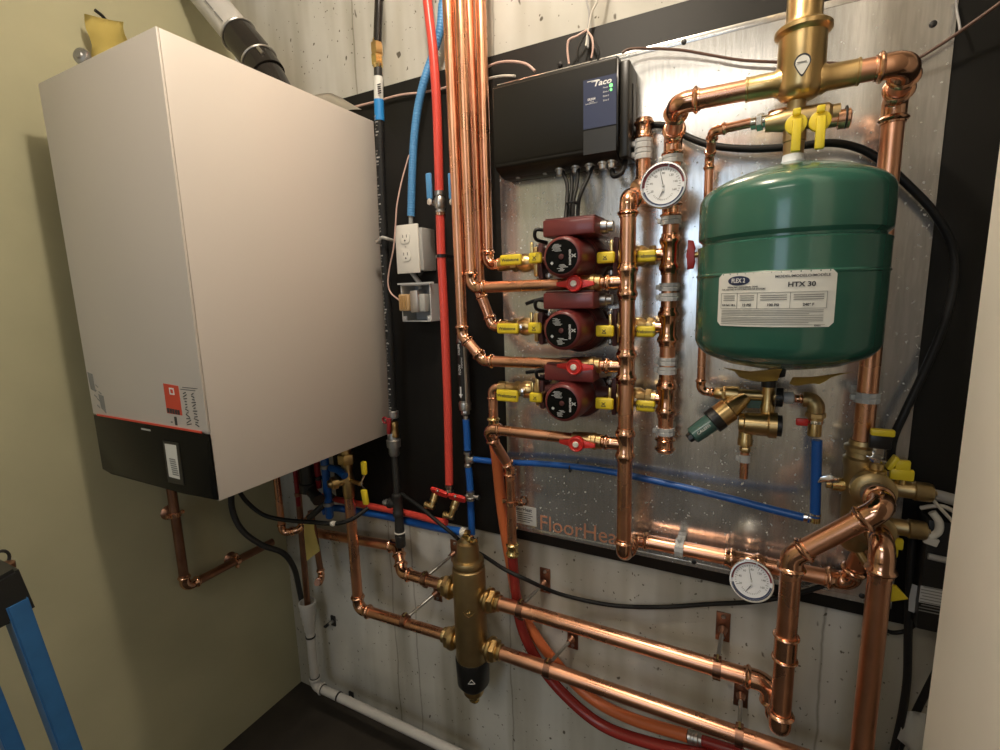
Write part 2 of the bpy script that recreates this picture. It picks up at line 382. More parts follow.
q0 = at(541, 523, WP); q1 = at(634, 542, WP)
text('lettering', 'FloorHeat', 0.043, (q0.x-0.006, WP-0.0003, q0.z-0.0), X, Z, OINK, t, align='LEFT', ext=0.0004, sx=0.92, bold=-0.004)
q = at(524, 515, WP)
s = thing('paper_sticker', 'small white sticker with black print low on the metal sheet', 'sticker', (q.x, WP, q.z))
MB().box((q.x-0.004, WP-0.0004, q.z), (0.080, 0.0008, 0.052)).build('backing', LABEL, s)
text('print', 'FloorHeat', 0.010, (q.x-0.005, WP-0.001, q.z+0.016), X, Z, INK, s, ext=0.0002, bold=0.02)
mb = MB()
for i, wd in enumerate((0.055, 0.062, 0.05, 0.06, 0.044)): mb.box((q.x-0.005, WP-0.001, q.z+0.006-i*0.006), (wd, 0.0004, 0.0018))
mb.build('print', INK, s)

# ================================================================== boiler
bx0, bx1, by0, by1, bz0, bz1 = -1.3936, -0.946, 0.56, 1.112, 1.091, 1.9655
zs = 1.487-0.1265                          # top of the black strip
zs = at(150, 424, by0).z
t = thing('wall_boiler', 'big white wall-hung boiler with a glossy black strip along its lower front', 'boiler', ((bx0+bx1)/2, WB, bz0))
MB().box(((bx0+bx1)/2, (by0+0.0052+by1)/2, (bz0+bz1)/2), (bx1-bx0, by1-by0-0.0052, bz1-bz0), bev=0.0015).build('casing', WHITE, t)
MB().box(((bx0+bx1)/2, by0+0.0022, (zs+bz1)/2+0.001), (bx1-bx0, 0.0044, bz1-zs-0.002), bev=0.0012).build('front_panel', WHITE, t)
MB().prism([(bx0, zs-0.002), (bx1, zs-0.002), (bx1, bz0+0.004), (bx0+(bx1-bx0)*0.75, bz0-0.001), (bx0+0.04, bz0-0.001), (bx0, bz0+0.006)], (0, by0+0.0046, 0), X, Z, 0.0046, bev=0.001).build('control_strip', GLOSSB, t)
MB().box(((bx0+bx1)/2, (by1+WB)/2, bz1-0.12), (0.34, WB-by1, 0.06)).build('wall_bracket', STEEL, t)
MB().box(((bx0+bx1)/2, (by1+WB)/2, bz0+0.10), (0.34, WB-by1, 0.06)).build('wall_bracket', STEEL, t)
MB().box(((bx0+bx1)/2, by0-0.0005, zs+0.001), (bx1-bx0-0.04, 0.002, 0.004)).build('accent_line', RINK, t)
def quad(name, px, m, parent, Y, th=0.0006):   # small sheet whose corners lie on a vertical plane
    P = [at(a, b_, Y) for a, b_ in px]; mb = MB()
    mb.prism([(p.x, p.z) for p in P], (0, Y, 0), X, Z, th); return mb.build(name, m, parent)
yb = by0
quad('red_sticker', ((163.3, 383.3), (178.3, 386), (182.5, 415.5), (167.3, 413)), RINK, t, yb)
quad('sticker_mark', ((169, 387.5), (173.5, 388.2), (174.7, 395), (170, 394.4)), WINK, t, yb-0.0006)
quad('sticker_mark', ((170.3, 389.2), (172.6, 389.6), (173.3, 393.4), (171, 393)), RINK, t, yb-0.0012)
mb = MB(); P = at(166, 410, yb)
for i in range(5): q = at(168.6+i*2.6, 410.3+i*0.5, yb); mb.box((q.x, yb-0.0009, q.z), (0.007, 0.0006, 0.010))
mb.build('print', INK, t)
mb = MB()
for (xa, ya), n_, s_ in (((184.5, 393), 12, 0), ((192.5, 394), 12, 1)):
    for i in range(n_):
        q = at(xa+i*0.45, ya+i*2.85, yb); wd = random.uniform(0.006, 0.018)
        mb.box((q.x, yb-0.0004, q.z), (wd, 0.0006, 0.0020), rot=Matrix.Rotation(random.uniform(-.5, .5), 3, 'Y'))
q = at(188, 390, yb); mb.box((q.x, yb-0.0004, q.z), (0.05, 0.0006, 0.0012)); q = at(190, 388, yb); mb.box((q.x, yb-0.0004, q.z), (0.05, 0.0006, 0.0012))
q = at(176, 421, yb); mb.box((q.x, yb-0.0004, q.z), (0.008, 0.0006, 0.018)); q = at(172, 422, yb); mb.box((q.x, yb-0.0004, q.z), (0.006, 0.0006, 0.002))
mb.build('print', INK, t)
for pxs in (((87.5, 372), (92.5, 374), (96, 392), (91, 389)), ((98.5, 394), (103.5, 396), (106.5, 413.5), (101.5, 408))): quad('grey_sticker', pxs, GINK, t, yb)
mb = MB()
for i in range(7): q = at(95.5+random.uniform(-3, 3)+i*0.9, 386+i*3.4, yb); mb.box((q.x, yb-0.0004, q.z), (0.012, 0.0006, 0.0025), rot=Matrix.Rotation(0.5, 3, 'Y'))
mb.build('print', GINK, t)
quad('plate', ((163.3, 440.5), (179, 443), (184.8, 485.3), (168.8, 482)), BLACKP, t, yb, 0.0015)
quad('white_label', ((164.8, 443.6), (176, 445.3), (180, 479.3), (169.3, 476.5)), LABEL, t, yb-0.0015)
mb = MB()
for i in range(8): q = at(172.2+i*0.5+1.2, 459+i*2.2, yb); mb.box((q.x, yb-0.0023, q.z), (0.022, 0.0005, 0.0028))
mb.build('print', GINK, t)
q = at(146, 429.5, yb); MB().box((q.x, yb-0.0004, q.z), (0.036, 0.0006, 0.004)).build('badge', GREYD, t)
MB().box((-1.17, 0.80, bz0-0.004), (0.36, 0.40, 0.012), bev=0.002).build('underside', IRON, t)

# things on top of the boiler
def paper(name, label, cat, P, m, th=0.0012, grid=6, lift=0.012, seed=1, group=None):
    rnd = random.Random(seed); a, b_, c, d = [Vector(p) for p in P]; n = (b_-a).cross(d-a).normalized(); bm = bmesh.new(); V = []
    for i in range(grid+1):
        row = []
        for j in range(grid+1):
            u, v = i/grid, j/grid; p = a.lerp(b_, u).lerp(d.lerp(c, u), v) + n*(math.sin(u*4+seed)*lift + math.cos(v*5+seed)*lift*0.6 + rnd.uniform(-1, 1)*lift*0.2); row.append(bm.verts.new(p))
        V.append(row)
    fs = [bm.faces.new((V[i][j], V[i+1][j], V[i+1][j+1], V[i][j+1])) for i in range(grid) for j in range(grid)]
    bmesh.ops.solidify(bm, geom=fs, thickness=th); mb = MB(); mb.bm.free(); mb.bm = bm
    return tag(mb.build(name, m, None, 60), label, cat, group)
Yp = 0.72
paper('yellow_tag', 'crumpled yellow paper tag standing on top of the white boiler', 'paper tag', PX([(94, 60, Yp), (128, 60, Yp), (124, 22, Yp+.03), (90, 16, Yp)]), YELP, lift=0.008, seed=2)
hose('black_lead', 'short black wire end poking up behind the yellow tag on the boiler', 'wire', [(112, 62, .76), (109, 30, .76), (104, 18, .75), (95, 10, .73)], 0.004, BLACKP)
hose('pink_wire', 'thin pink wire hanging above the yellow paper tag on the boiler', 'wire', [(113, -80, .86), (115, -20, .86), (116, 4, .86), (117, 30, .86), (118, 60, .86)], 0.003, PINKW)
q = at(81, 56, .66)
t = thing('conduit_knob', 'grey metal knockout fitting at the top left edge of the boiler', 'fitting', (q.x, q.y, bz1))
MB().lathe(q, (0.35, -0.9, 0.12), [(-.010, .012), (-.008, .019), (0, .019), (.004, .017), (.006, .010), (.009, .008)], 20).build('body', GALV, t)
MB().box(Vector((q.x, q.y+.006, (q.z+bz1)/2)), (0.016, 0.010, max(.01, q.z-bz1+.01)), bev=.002).build('foot', GALV, t)
# flue
a = at(272, 92, 1.0); a.z = bz1-0.002; f2 = at(241, 38, 1.0); f3 = at(183, -32, .99)
ax = (f3-f2).normalized()
t = thing('flue_coupling', 'glossy black rubber coupling with steel clamp on top of the boiler', 'coupling', a)
pth = smooth([f2+(f2-f3).normalized()*0.135+Vector((0, 0, -.012)), f2+(f2-f3).normalized()*0.07, f2, f2+ax*0.012], 6)
MB().sweep(pth, [0.047]*2+[0.046]*(len(pth)-4)+[0.0495, 0.0495], 28).build('sleeve', RUBBERG, t)
MB().sweep([f2+(f2-f3).normalized()*0.19+Vector((0, 0, -.035)), pth[0]], 0.042, 24).build('collar', RUBBERG, t)
MB().torus(pth[4], pth[5]-pth[3], 0.0475, 0.003, 32, 6).build('hose_clamp', STEEL, t)
MB().torus(pth[-4], ax, 0.0475, 0.003, 32, 6).build('hose_clamp', STEEL, t)
q = pth[4]+Vector((0.042, -0.028, 0.006)); MB().lathe(q, ax, [(-.012, .005), (.012, .005)], 10).build('clamp_screw', STEEL, t)
t = thing('flue_pipe', 'white plastic flue pipe with printed writing rising from the black coupling', 'pipe', f2)
MB().sweep([f2, f3, f3+ax*0.30], 0.0425, 32).build('tube', PVC, t)
sd = ax.cross(Vector((0, -1, 0))).normalized(); sd = sd if sd.x > 0 else -sd; nn = sd.cross(ax); nn = nn if nn.y < 0 else -nn
mb = MB()
for i in range(26):
    if i % 7 == 6: continue
    p = f2+ax*(0.03+i*0.007)+nn*0.0412+sd*0.010; mb.box(p, (0.0050, 0.0012, 0.009), rot=rotmat(ax, nn))
mb.build('print', GINK, t)
paper('white_card', 'folded white card lying on the back right corner of the boiler top', 'card', [(bx1-0.10, .90, bz1+.004), (bx1-.002, .965, bz1+.022), (bx1-.002, 1.07, bz1+.018), (bx1-0.10, 1.06, bz1+.026)], WPLAS, lift=0.003, seed=5)

# ================================================================== controller
cx0 = at(491.5, 85, 1.036).x; cx1 = at(620, 52, 1.036).x; cz1 = at(560, 67.5, 1.036).z; cz0 = at(560, 160, 1.036).z; cz00 = at(560, 172, 1.09).z
t = thing('pump_controller', 'wide black pump relay box with a navy logo sticker above the red pumps', 'controller', ((cx0+cx1)/2, WP, cz00))
mb = MB()
prof = [(WP, cz1-0.004), (WP, cz00), (1.075, cz00-0.002), (1.045, cz0), (1.036, cz0+0.012), (1.036, cz1-0.006), (1.042, cz1), (WP, cz1)]
mb.prism([(-y, z) for y, z in prof], ((cx0), 0, 0), -Y_, Z, 0.001); mb.bm.free(); mb = MB()
a = [mb.bm.verts.new((cx0, y, z)) for y, z in prof]; c = [mb.bm.verts.new((cx1-0.004, y, z)) for y, z in prof]
mb.bm.faces.new(a); mb.bm.faces.new(c[::-1])
for i in range(len(prof)): mb.bm.faces.new((a[i], a[(i+1) % 8], c[(i+1) % 8], c[i]))
bmesh.ops.bevel(mb.bm, geom=list(mb.bm.edges), offset=0.004, segments=3, affect='EDGES')
mb.build('housing', CTRL, t)
MB().box((cx1+0.006, (WP+1.050)/2, (cz1+cz00)/2-0.004), (0.020, WP-1.050, cz1-cz00-0.010), bev=0.004).build('end_cap', CTRL, t)
MB().box((cx1+0.0165, 1.085, (cz1+cz00)/2), (0.003, 0.02, 0.10), bev=0.001).build('latch', BLACKP, t)
n0 = at(583.5, 81, 1.036); n1 = at(620, 76, 1.036); n2 = at(583.5, 130, 1.036)
lw, lh = cx1-0.004-0.002-n0.x, n0.z-n2.z; lc = Vector(((n0.x*2+lw)/2, 1.0355, (n0.z+n2.z)/2))
lab = MB().box(lc, (lw, 0.001, lh)).build('logo_sticker', NAVY, t)
MB().box((lc.x, lc.y, lc.z-lh*0.78), (lw, 0.0006, lh*0.50)).build('cover_window', BLACKP, t)
yl = lc.y-0.0006
text('logo', 'Taco', lh*0.115, (lc.x+lw*0.07, yl, lc.z+lh*0.385), X, Z, WINK, lab, shear=0.25, bold=0.035, sx=1.25)
mb = MB()
for i in range(3): mb.box((lc.x-lw*0.20+i*0.004, yl, lc.z+lh*(0.455-i*0.02)), (lw*0.36-i*0.01, 0.0005, lh*0.012))
mb.build('logo_stripes', WINK, lab)
text('print', 'SR504', lh*0.05, (lc.x-lw*0.25, yl, lc.z+lh*0.09), X, Z, WINK, lab, bold=0.02)
text('print', '4 ZONE\nSWITCHING RELAY', lh*0.022, (lc.x-lw*0.25, yl, lc.z+lh*0.02), X, Z, WINK, lab)
for i, s in enumerate(('Power', 'Zone 1', 'Zone 2', 'Zone 3')): text('print', s, lh*0.032, (lc.x+lw*0.10, yl, lc.z+lh*(0.27-i*0.085)), X, Z, WINK, lab, align='LEFT')
for i in range(2): MB().lathe((lc.x+lw*0.34, yl+.0004, lc.z+lh*(0.285-i*0.085)), (0, -1, 0), [(0, .0038-.001*i), (.001, .0030-.001*i)], 12).build('led', LED, lab)
for i, px in enumerate((560, 576, 590, 603, 612)):
    q = at(px, 167-(px-560)*0.1, 1.075); q.z = cz00
    g = MB().lathe(q+Z*0.002, (0, 0, -1), [(-.002, .012), (0.003, .012), (.004, .0095), (.013, .0085), (.014, .006)], 12).build('cable_gland', STEEL if i > 2 else GALV, t)
for px, py in ((518, 174), (545, 172)):
    q = at(px, py, 1.08); q.z = cz00-0.0005; MB().lathe(q, (0, 0, -1), [(0, .006), (.003, .005)], 10).build('knockout', GALV, t)

# ================================================================== circulator pumps and their valves
PUMPS = [((561.4, 256.7), (576, 259)), ((561.4, 330.7), (576, 331)), ((562.0, 403.3), (577, 402))]
POS = ['top', 'middle', 'bottom']
PY = 1.06
MFY = 0.945
def pump(i):
    (fx, fy), _ = PUMPS[i]; f = at(fx, fy, MFY); c = Vector((f.x, PY, f.z)); R = 0.0395
    lab = ['red circulator pump nearest the black relay box, topmost of three', 'red circulator pump in the middle of the column of three', 'lowest red circulator pump, with nothing but bare metal sheet beneath it'][i]
    t = thing('circulator_pump', lab, 'pump', c, 'red circulator pumps')
    # volute with the two flange necks
    mb = MB().lathe((c.x, WP-0.006, c.z), (0, -1, 0), [(0, .030), (.006, .050), (.024, .057), (.050, .057), (.062, .052), (.066, .046), (.078, .045)], 36)
    mb.lathe((c.x-.085, PY, c.z), X, [(0, .016), (.02, .018), (.05, .026), (.12, .026), (.15, .018), (.17, .016)], 20)
    mb.build('volute', PUMPDARK, t)
    m = MB().lathe((f.x, PY-.005, f.z), (0, -1, 0), [(0, R*1.22), (.012, R*1.22), (.016, R*1.12), (.074, R*1.10), (.090, R*1.07), (.101, R*1.04), (.105, R*1.01), (.1085, R*.95), (.1095, R*.88)], 40).build('motor_housing', PUMPRED, t)
    fp = MB().lathe((f.x, MFY+.0002, f.z), (0, -1, 0), [(0, R*.86), (.0012, R*.85)], 40).build('name_plate', GLOSSB, t)
    y = MFY-.0016
    text('print', 'GRUNDFOS', R*.105, (f.x+R*.46, y, f.z-R*.05), -Z, X, WINK, fp, bold=.02)
    mb = MB()
    for a_ in (.6, -.6): mb.box((f.x+R*.66, y, f.z+R*.02), (R*.26, .0004, R*.05), rot=Matrix.Rotation(a_, 3, 'Y'))
    mb.box((f.x-R*.50, y, f.z-R*.30), (R*.13, .0004, R*.13), rot=Matrix.Rotation(.78, 3, 'Y'))
    for k in range(7): mb.box((f.x-R*.25+random.uniform(-.1, .1)*R, y, f.z+R*(.62-k*.055)), (R*random.uniform(.25, .5), .0004, R*.022))
    for k in range(6): mb.box((f.x-R*.05+random.uniform(-.1, .2)*R, y, f.z-R*(.40+k*.06)), (R*random.uniform(.25, .45), .0004, R*.025))
    mb.build('print', GREYP, fp)
    MB().lathe((f.x, MFY-.001, f.z), (0, -1, 0), [(0, .0055), (.002, .005), (.0025, .003)], 14).build('vent_screw', PUMPDARK, t)
    # terminal box on top of the motor
    tb = MB().box((f.x+.006, (MFY+.022+1.085)/2, f.z+.060), (.110, 1.085-MFY-.022, .034), bev=.004).build('terminal_box', PUMPRED, t)
    MB().box((f.x+.006, (MFY+.030+1.075)/2, f.z+.0785), (.106, 1.07-MFY-.030, .004), bev=.0015).build('box_lid', PUMPDARK, tb)
    MB().lathe((f.x+.061, 1.02, f.z+.060), X, [(0, .014), (.012, .014), (.014, .011), (.024, .011)], 12).build('conduit_hub', STEEL, tb)
    cpts = smooth([Vector((f.x-.046, 1.0, f.z+.058)), Vector((f.x-.070, 0.985, f.z+.062)), Vector((f.x-.074, .99, f.z+.044)), Vector((f.x-.056, 1.01, f.z+.036))], 6)
    MB().sweep(cpts, .004, 8).build('lead', BLACKP, t)
    for s in (-1, 1):
        fl = MB().prism([(-.019, -.040), (.019, -.040), (.022, -.02), (.024, 0), (.022, .02), (.019, .040), (-.019, .040), (-.022, .02), (-.024, 0), (-.022, -.02)], (c.x+s*.085-(.005), PY, c.z), Y_, Z, .010, bev=.0015).build('flange', PUMPDARK, t)
        for zz in (-1, 1):
            mb = MB().lathe((c.x+s*.085-.020, PY, c.z+zz*.031), X, [(0, .0048), (.04, .0048)], 10); hexprof(mb, (c.x+s*.085-.017, PY, c.z+zz*.031), X, .007, .009); hexprof(mb, (c.x+s*.085+.010, PY, c.z+zz*.031), X, .007, .009)
            mb.build('flange_bolt', STEEL, fl)
    return c
GR = [((511, 260, 21, 11), (535.5, 258, 13, 11), (606, 257.5, 18, 11.5), (646.5, 256, 19.5, 12)),
      ((508, 328.5, 21, 10.5), (535, 328, 13, 11), (605, 331, 18, 11.5), (645.5, 331.5, 19, 11)),
      ((507.5, 395.5, 21, 12), (536, 397.5, 12.5, 9.5), (604.5, 403.5, 18, 11.5), (645.5, 406, 19, 11))]
def grip(parent, px, Yg, m=YELLOW, txt=None, name='grip'):
    x, y, w_, h_ = px; c = at(x, y, Yg); l = at(x-w_/2, y, Yg); u = at(x, y-h_/2, Yg); W = 2*abs(c.x-l.x); Hh = 2*abs(u.z-c.z)
    g = MB().box(c, (W, .011, Hh), bev=min(.0045, Hh*.3), bseg=3).build(name, m, parent)
    if txt: text('print', txt, Hh*.30, (c.x, Yg-.0057, c.z), X, Z, INK, g, bold=.02, sx=1.0)
    else:
        mb = MB()
        for a_ in (.7, -.7): mb.box((c.x-W*.02, Yg-.0056, c.z), (Hh*.42, .0004, Hh*.06), rot=Matrix.Rotation(a_, 3, 'Y'))
        mb.box((c.x-W*.02, Yg-.0056, c.z-Hh*.2), (Hh*.4, .0004, Hh*.06)); mb.build('print', INK, g)
    return c, W, Hh
def isovalve(i, side, c):
    a, b_ = (GR[i][0], GR[i][1]) if side < 0 else (GR[i][3], GR[i][2])
    nm = POS[i]
    lab = f'yellow-handled brass isolation valve on the {"left" if side<0 else "right"} side of the {nm} red pump'
    Yg = 1.018; pc = at(a[0], a[1], Yg); z = c.z
    t = thing('isolation_valve', lab, 'valve', (c.x+side*.12, PY, z), 'yellow-handled pump isolation valves')
    x0 = c.x+side*.091; x1 = at(500, a[1], PY).x if side < 0 else at(656, a[1], PY).x
    d = Vector((side, 0, 0)); L = abs(x1-x0)
    mb = MB().lathe((x0, PY, z), d, [(0, .024), (.008, .024), (.010, .019), (.018, .018), (.022, .0165), (.034, .0215), (.046, .0215), (.055, .016), (L*.8, .0145), (L*.82, .0165), (L, .0165)], 24)
    hexprof(mb, (x0+side*.058, PY, z), d, .014, .0195); mb.build('body', BRASS, t)
    MB().box((x0+side*.005, PY, z), (.010, .046, .066), bev=.003).build('flange', BRASS, t)
    # ball-valve stem, chrome nut, lever and yellow grip
    sx = (x0+side*.040); MB().lathe((sx, PY-.014, z), (0, -1, 0), [(0, .008), (.012, .008), (.014, .0075), (.024, .0075), (.025, .005)], 6).build('stem_nut', CHROME, t)
    MB().box(((sx+pc.x)/2, PY-.033, (z+pc.z)/2), (abs(sx-pc.x)+.012, .003, .012), bev=.001).build('lever', CHROME, t)
    grip(t, a, Yg, txt='Webstone')
    q = at(b_[0], b_[1], Yg-.008)
    st = MB().lathe((q.x-side*.004+side*.0, PY, z), (q-Vector((q.x, PY, z))), [(0, .007), ((q-Vector((q.x, PY, z))).length-.004, .006)], 12).build('drain_stem', BRASSB, t)
    grip(t, b_, Yg-.008, name='drain_grip')
    MB().box((q.x+side*.010, Yg-.004, q.z+.020), (.007, .006, .030), bev=.002).build('drain_tab', BRASSB, t)
pc = [pump(i) for i in range(3)]
for i in range(3):
    isovalve(i, -1, pc[i]); isovalve(i, 1, pc[i])
cab = [[(562, 170, 1.075), (567, 184, 1.06), (567, 200, 1.04), (566, 214, 1.03), (565, 222, 1.02)], [(578, 168, 1.075), (577, 184, 1.05), (574, 198, 1.035), (573, 210, 1.03), (573, 221, 1.03)], [(593, 166, 1.075), (587, 180, 1.05), (580, 196, 1.035), (578, 210, 1.04), (578, 221, 1.04)], [(571, 169, 1.075), (572, 186, 1.06), (570, 204, 1.045), (569, 216, 1.04), (569, 223, 1.03)]]
for c_, l_ in zip(cab, ('left black power cable from relay box to the top pump', 'second black power cable from the left under the relay box', 'right black power cable fanning out under the relay box', 'black power cable between the other two at the cable tie')):
    hose('power_cable', l_, 'cable', c_, .0042, RUBBER, 'black pump power cables')
hose('power_cable', 'short black pump lead poking out left above the middle pump', 'cable', [(556, 297, 1.055), (545, 298.5, 1.04), (534, 301, 1.03), (526, 304, 1.028)], .0042, RUBBER, 'black pump power cables')
hose('power_cable', 'short black pump lead poking out left above the lowest pump', 'cable', [(556, 371, 1.055), (545, 371, 1.04), (534, 371.5, 1.03), (526, 372.5, 1.028)], .0042, RUBBER, 'black pump power cables')
q = at(572.5, 203, 1.04); t = MB().torus(q, Z, .013, .0022, 20, 6).build('cable_tie', BLACKP); tag(t, 'black cable tie bundling the pump cables above the top pump', 'cable tie')

# ================================================================== copper risers and returns
R1 = .0125; VY = 1.0
def feedz(i): return pc[i].z
A = lambda *p: at(*p)
def hz(px, py, Y, z): p = at(px, py, Y); return Vector((p.x, Y, z))
zD, zC, zP3 = pc[0].z, pc[1].z, pc[2].z
xv = [at(500, GR[i][0][1], PY).x for i in range(3)]
pipe('copper_pipe', 'tall copper pipe bending into the left valve of the top pump', 'pipe', [roof(484.5, 100, PY), Vector((at(488, 258, PY).x, PY, zD)), Vector((xv[0], PY, zD))], R1, sl=1.5)
pipe('copper_pipe', 'copper pipe half hidden among its neighbours, angling into the left valve of the middle pump', 'pipe', [roof(471, 100, PY), at(480, 292, PY), Vector((at(497, 326, PY).x-.012, PY, zC)), Vector((xv[1], PY, zC))], R1, sl=1.3)
v5x = at(626, 380, VY).x; zr = [at(575, 285, VY).z, at(575, 367, VY).z, at(577, 442, VY).z]
zr = [at(612, 282.5, VY).z, at(612, 366, VY).z, at(612, 443, VY).z]
pipe('copper_pipe', 'copper return pipe that turns right beneath the top red pump', 'pipe', [roof(463, 100, VY), Vector((at(472, 290, VY).x, VY, zr[0])), Vector((v5x-.03, VY, zr[0]))], R1)
pipe('copper_pipe', 'leftmost tall copper pipe, stepping over and turning right beneath the middle pump', 'pipe', [roof(451.5, 100, VY), at(462.5, 335, VY), Vector((at(484, 361, VY).x, VY, zr[1])), Vector((v5x-.03, VY, zr[1]))], R1, sl=1.5)
a3 = Vector((at(486, 434, VY).x, VY, zr[2]))
pipe('copper_pipe', 'copper return pipe beneath the lowest pump that dives back and down', 'pipe', [Vector((v5x-.03, VY, zr[2])), a3, at(510, 468, 1.06), at(512.5, 548, 1.06)], R1, sl=1.4)
t = pipe('copper_pipe', 'short copper bend dropping from the left valve of the lowest pump', 'pipe', [Vector((xv[2]+.004, PY, zP3)), Vector((at(493, 396, PY).x, PY, zP3)), at(494, 442, PY)], R1*.95, sl=1.3)
q = at(493.5, 424, PY); coupling(t, q, Z, R1, 1.6, BRASSB, 'adapter')
def redvalve(px, py, z_, label):
    c = at(px, py, VY-.030); c.y = VY; c.z = z_; t = thing('ball_valve', label, 'valve', c, 'red-handled return valves')
    mb = MB().lathe(c-X*.020, X, [(0, R1), (.001, R1*1.25), (.010, R1*1.3), (.014, .0172), (.030, .0178), (.044, .0172), (.046, .0188), (.054, .0188), (.056, .0168), (.066, .0168), (.068, R1)], 22); mb.build('body', BRASS, t)
    MB().lathe(c-Y_*.014, (0, -1, 0), [(0, .008), (.014, .008)], 12).build('stem', BRASS, t)
    h = Vector((c.x, VY-.026, c.z))
    mb = MB().lathe(h, (0, -1, 0), [(0, .0165), (.010, .0175), (.0135, .0165), (.0145, .0145), (.0125, .0125)], 28); mb.prism([(-.040, -.004), (-.014, -.009), (.014, -.009), (.040, -.005), (.040, .003), (.014, .008), (-.014, .008), (-.040, .004)], h, X, Z, .007, bev=.0015); mb.build('handle', RED, t)
    MB().lathe(h-Y_*.0125, (0, -1, 0), [(0, .0065), (.003, .0065), (.0042, .005)], 16).build('handle_screw', WPLAS, t)
redvalve(575, 285, zr[0], 'red-handled ball valve on the return pipe beneath the top pump')
redvalve(575, 367, zr[1], 'red-handled ball valve on the return pipe beneath the middle pump')
redvalve(577, 442, zr[2], 'red-handled ball valve on the lowest return pipe, above the long blue tube')
# return manifold in front
zt = at(627, 196, VY).z; zb = at(625, 555.5, VY).z; R5 = .0156; HY = 1.082
v6x = at(641, 180, 1.085).x+.004
t = pipe('return_manifold', 'tall copper manifold pipe in front of the valves, fed by three red-handled branches', 'pipe',
         [Vector((v5x, HY-.02, zt)), Vector((v5x, VY, zt)), Vector((v5x, VY, zb)), Vector((v5x, HY, zb)), ], R5, bend=1.2, sl=1.4)
for z_ in zr: tee(t, (v5x, VY, z_), Z, -X, R5, R1)
hz_ = at(735, 552, HY).z
ex = at(850, 572, HY).x
t2 = pipe('copper_pipe', 'copper pipe lying low along the metal sheet, running from the manifold to the brass valves', 'pipe',
         [Vector((v5x+.002, HY, zb)), Vector((ex, HY, zb)), Vector((ex+.012, HY-.02, zb+.075))], .0165, bend=1.2, sl=1.5)
elbow(t2, Vector((v5x, HY-.08, zb)), Vector((v5x, HY, zb)), Vector((v5x+.1, HY, zb)), R5, bend=1.2, sl=1.3)
coupling(t2, (at(745, 556, HY).x, HY, zb), X, .0165, 2.4, name='coupling')
clampband('pipe_clamp', 'grey clamp on the low copper pipe near the bottom of the metal sheet', (at(680, 540, HY).x, HY, zb), X, .0165, WP, .018)
# stub above
t = pipe('copper_stub', 'short capped copper stub beside the black relay box, above the manifold', 'pipe', [Vector((v6x, 1.085, at(641, 119, 1.085).z)), Vector((v6x, 1.085, at(641, 205, 1.085).z))], R5*.93)
coupling(t, (v6x, 1.085, at(641, 131, 1.085).z), Z, R5*.93, 1.5, name='cap'); tee(t, (v6x, 1.085, at(641, 190, 1.085).z), Z, Vector((v5x-v6x, VY-1.085, .0)), R5*.93, half=1.7, blen=1.2)
for k, yy in enumerate((144, 155)): clampband('pipe_clamp', ['upper', 'lower'][k]+' of the two grey clamps on the short stub beside the relay box', (v6x, 1.085, at(641, yy, 1.085).z), Z, R5*.93, WP, .020)
# supply manifold and the loop over the tank
SY = .95
v4x = at(668, 330, PY).x; sep = at(801.5, 60, SY); zhL = at(735, 92.3, SY).z; zhR = at(868, 70, SY).z
t = pipe('supply_manifold', 'copper manifold pipe held by grey clamps, right of the pumps, rising into the air separator', 'pipe',
     [Vector((sep.x-.070, SY, zhL)), Vector((at(677, 105, SY).x, SY, zhL)), Vector((v4x, PY, at(672, 138, PY).z)), Vector((v4x, PY, at(665, 452, PY).z))], .0158, bend=1.3, sl=1.3)
for i in range(3): tee(t, (v4x, PY, pc[i].z), Z, -X, .0158, .0115, half=2.6)
coupling(t, (v4x, PY, at(671, 210, PY).z), Z, .0158, 1.0, name='gauge_tee'); coupling(t, (v4x, PY, at(665.5, 444, PY).z), Z, .0158, 1.0, name='cap')
for yy, l_ in ((160, 'grey clamp just behind the upper gauge'), (221, 'grey clamp just under the upper gauge'), (287, 'upper of the paired grey clamps between the top and middle pump branches'), (297, 'lower of the paired grey clamps between the top and middle pump branches'), (361, 'upper of the paired grey clamps between the middle and bottom pump branches'), (370, 'lower of the paired grey clamps between the middle and bottom pump branches'), (431, 'lowest grey clamp on the supply manifold, near its capped end')):
    clampband('pipe_clamp', l_, (v4x, PY, at(668, yy, PY).z), Z, .0158, WP, .016)
# right loop
V3Y = 1.045; v3x = at(878, 280, V3Y).x
t = pipe('copper_pipe', 'copper pipe looping over from the air separator and down behind the green tank', 'pipe',
     [Vector((sep.x+.070, SY, zhR)), Vector((at(909, 62, SY).x, SY, zhR)), Vector((v3x, V3Y, at(893, 100, V3Y).z)), Vector((v3x, V3Y, at(866, 440, V3Y).z))], .0158, bend=1.3, sl=1.3)
clampband('pipe_clamp', 'grey clamp on the copper pipe below the right side of the green tank', (v3x, V3Y, at(866, 397, V3Y).z), Z, .0158, WP, .018)
# ---- air separator
def zat(py, px=801.5, Y=SY): return at(px, py, Y).z
t = thing('air_separator', 'large brass air separator with white teardrop label above the green tank', 'air separator', (sep.x, SY, zat(97)))
R = .0335; z0 = zat(101)
mb = MB().lathe((sep.x, SY, z0), Z, [(0, .014), (.002, .020), (.004, .025), (.010, .0305), (.018, R), (zat(38)-z0, R*.98), (zat(36)-z0, R*1.10), (zat(34)-z0, R*1.17), (zat(30)-z0, R*1.17), (zat(28)-z0, R*1.08), (zat(25)-z0, R*.82), (zat(20)-z0, R*.74), (zat(-60)-z0, R*.70), (zat(-62)-z0, R*.56), (2.719-z0, R*.56)], 44)
for s in (-1, 1): mb.lathe((sep.x+s*.016, SY, zhL if s < 0 else zhR), (s, 0, 0), [(0, .022), (.014, .022), (.020, .0185), (.056, .0180), (.057, .0190), (.060, .0190), (.060, .0160)], 28)
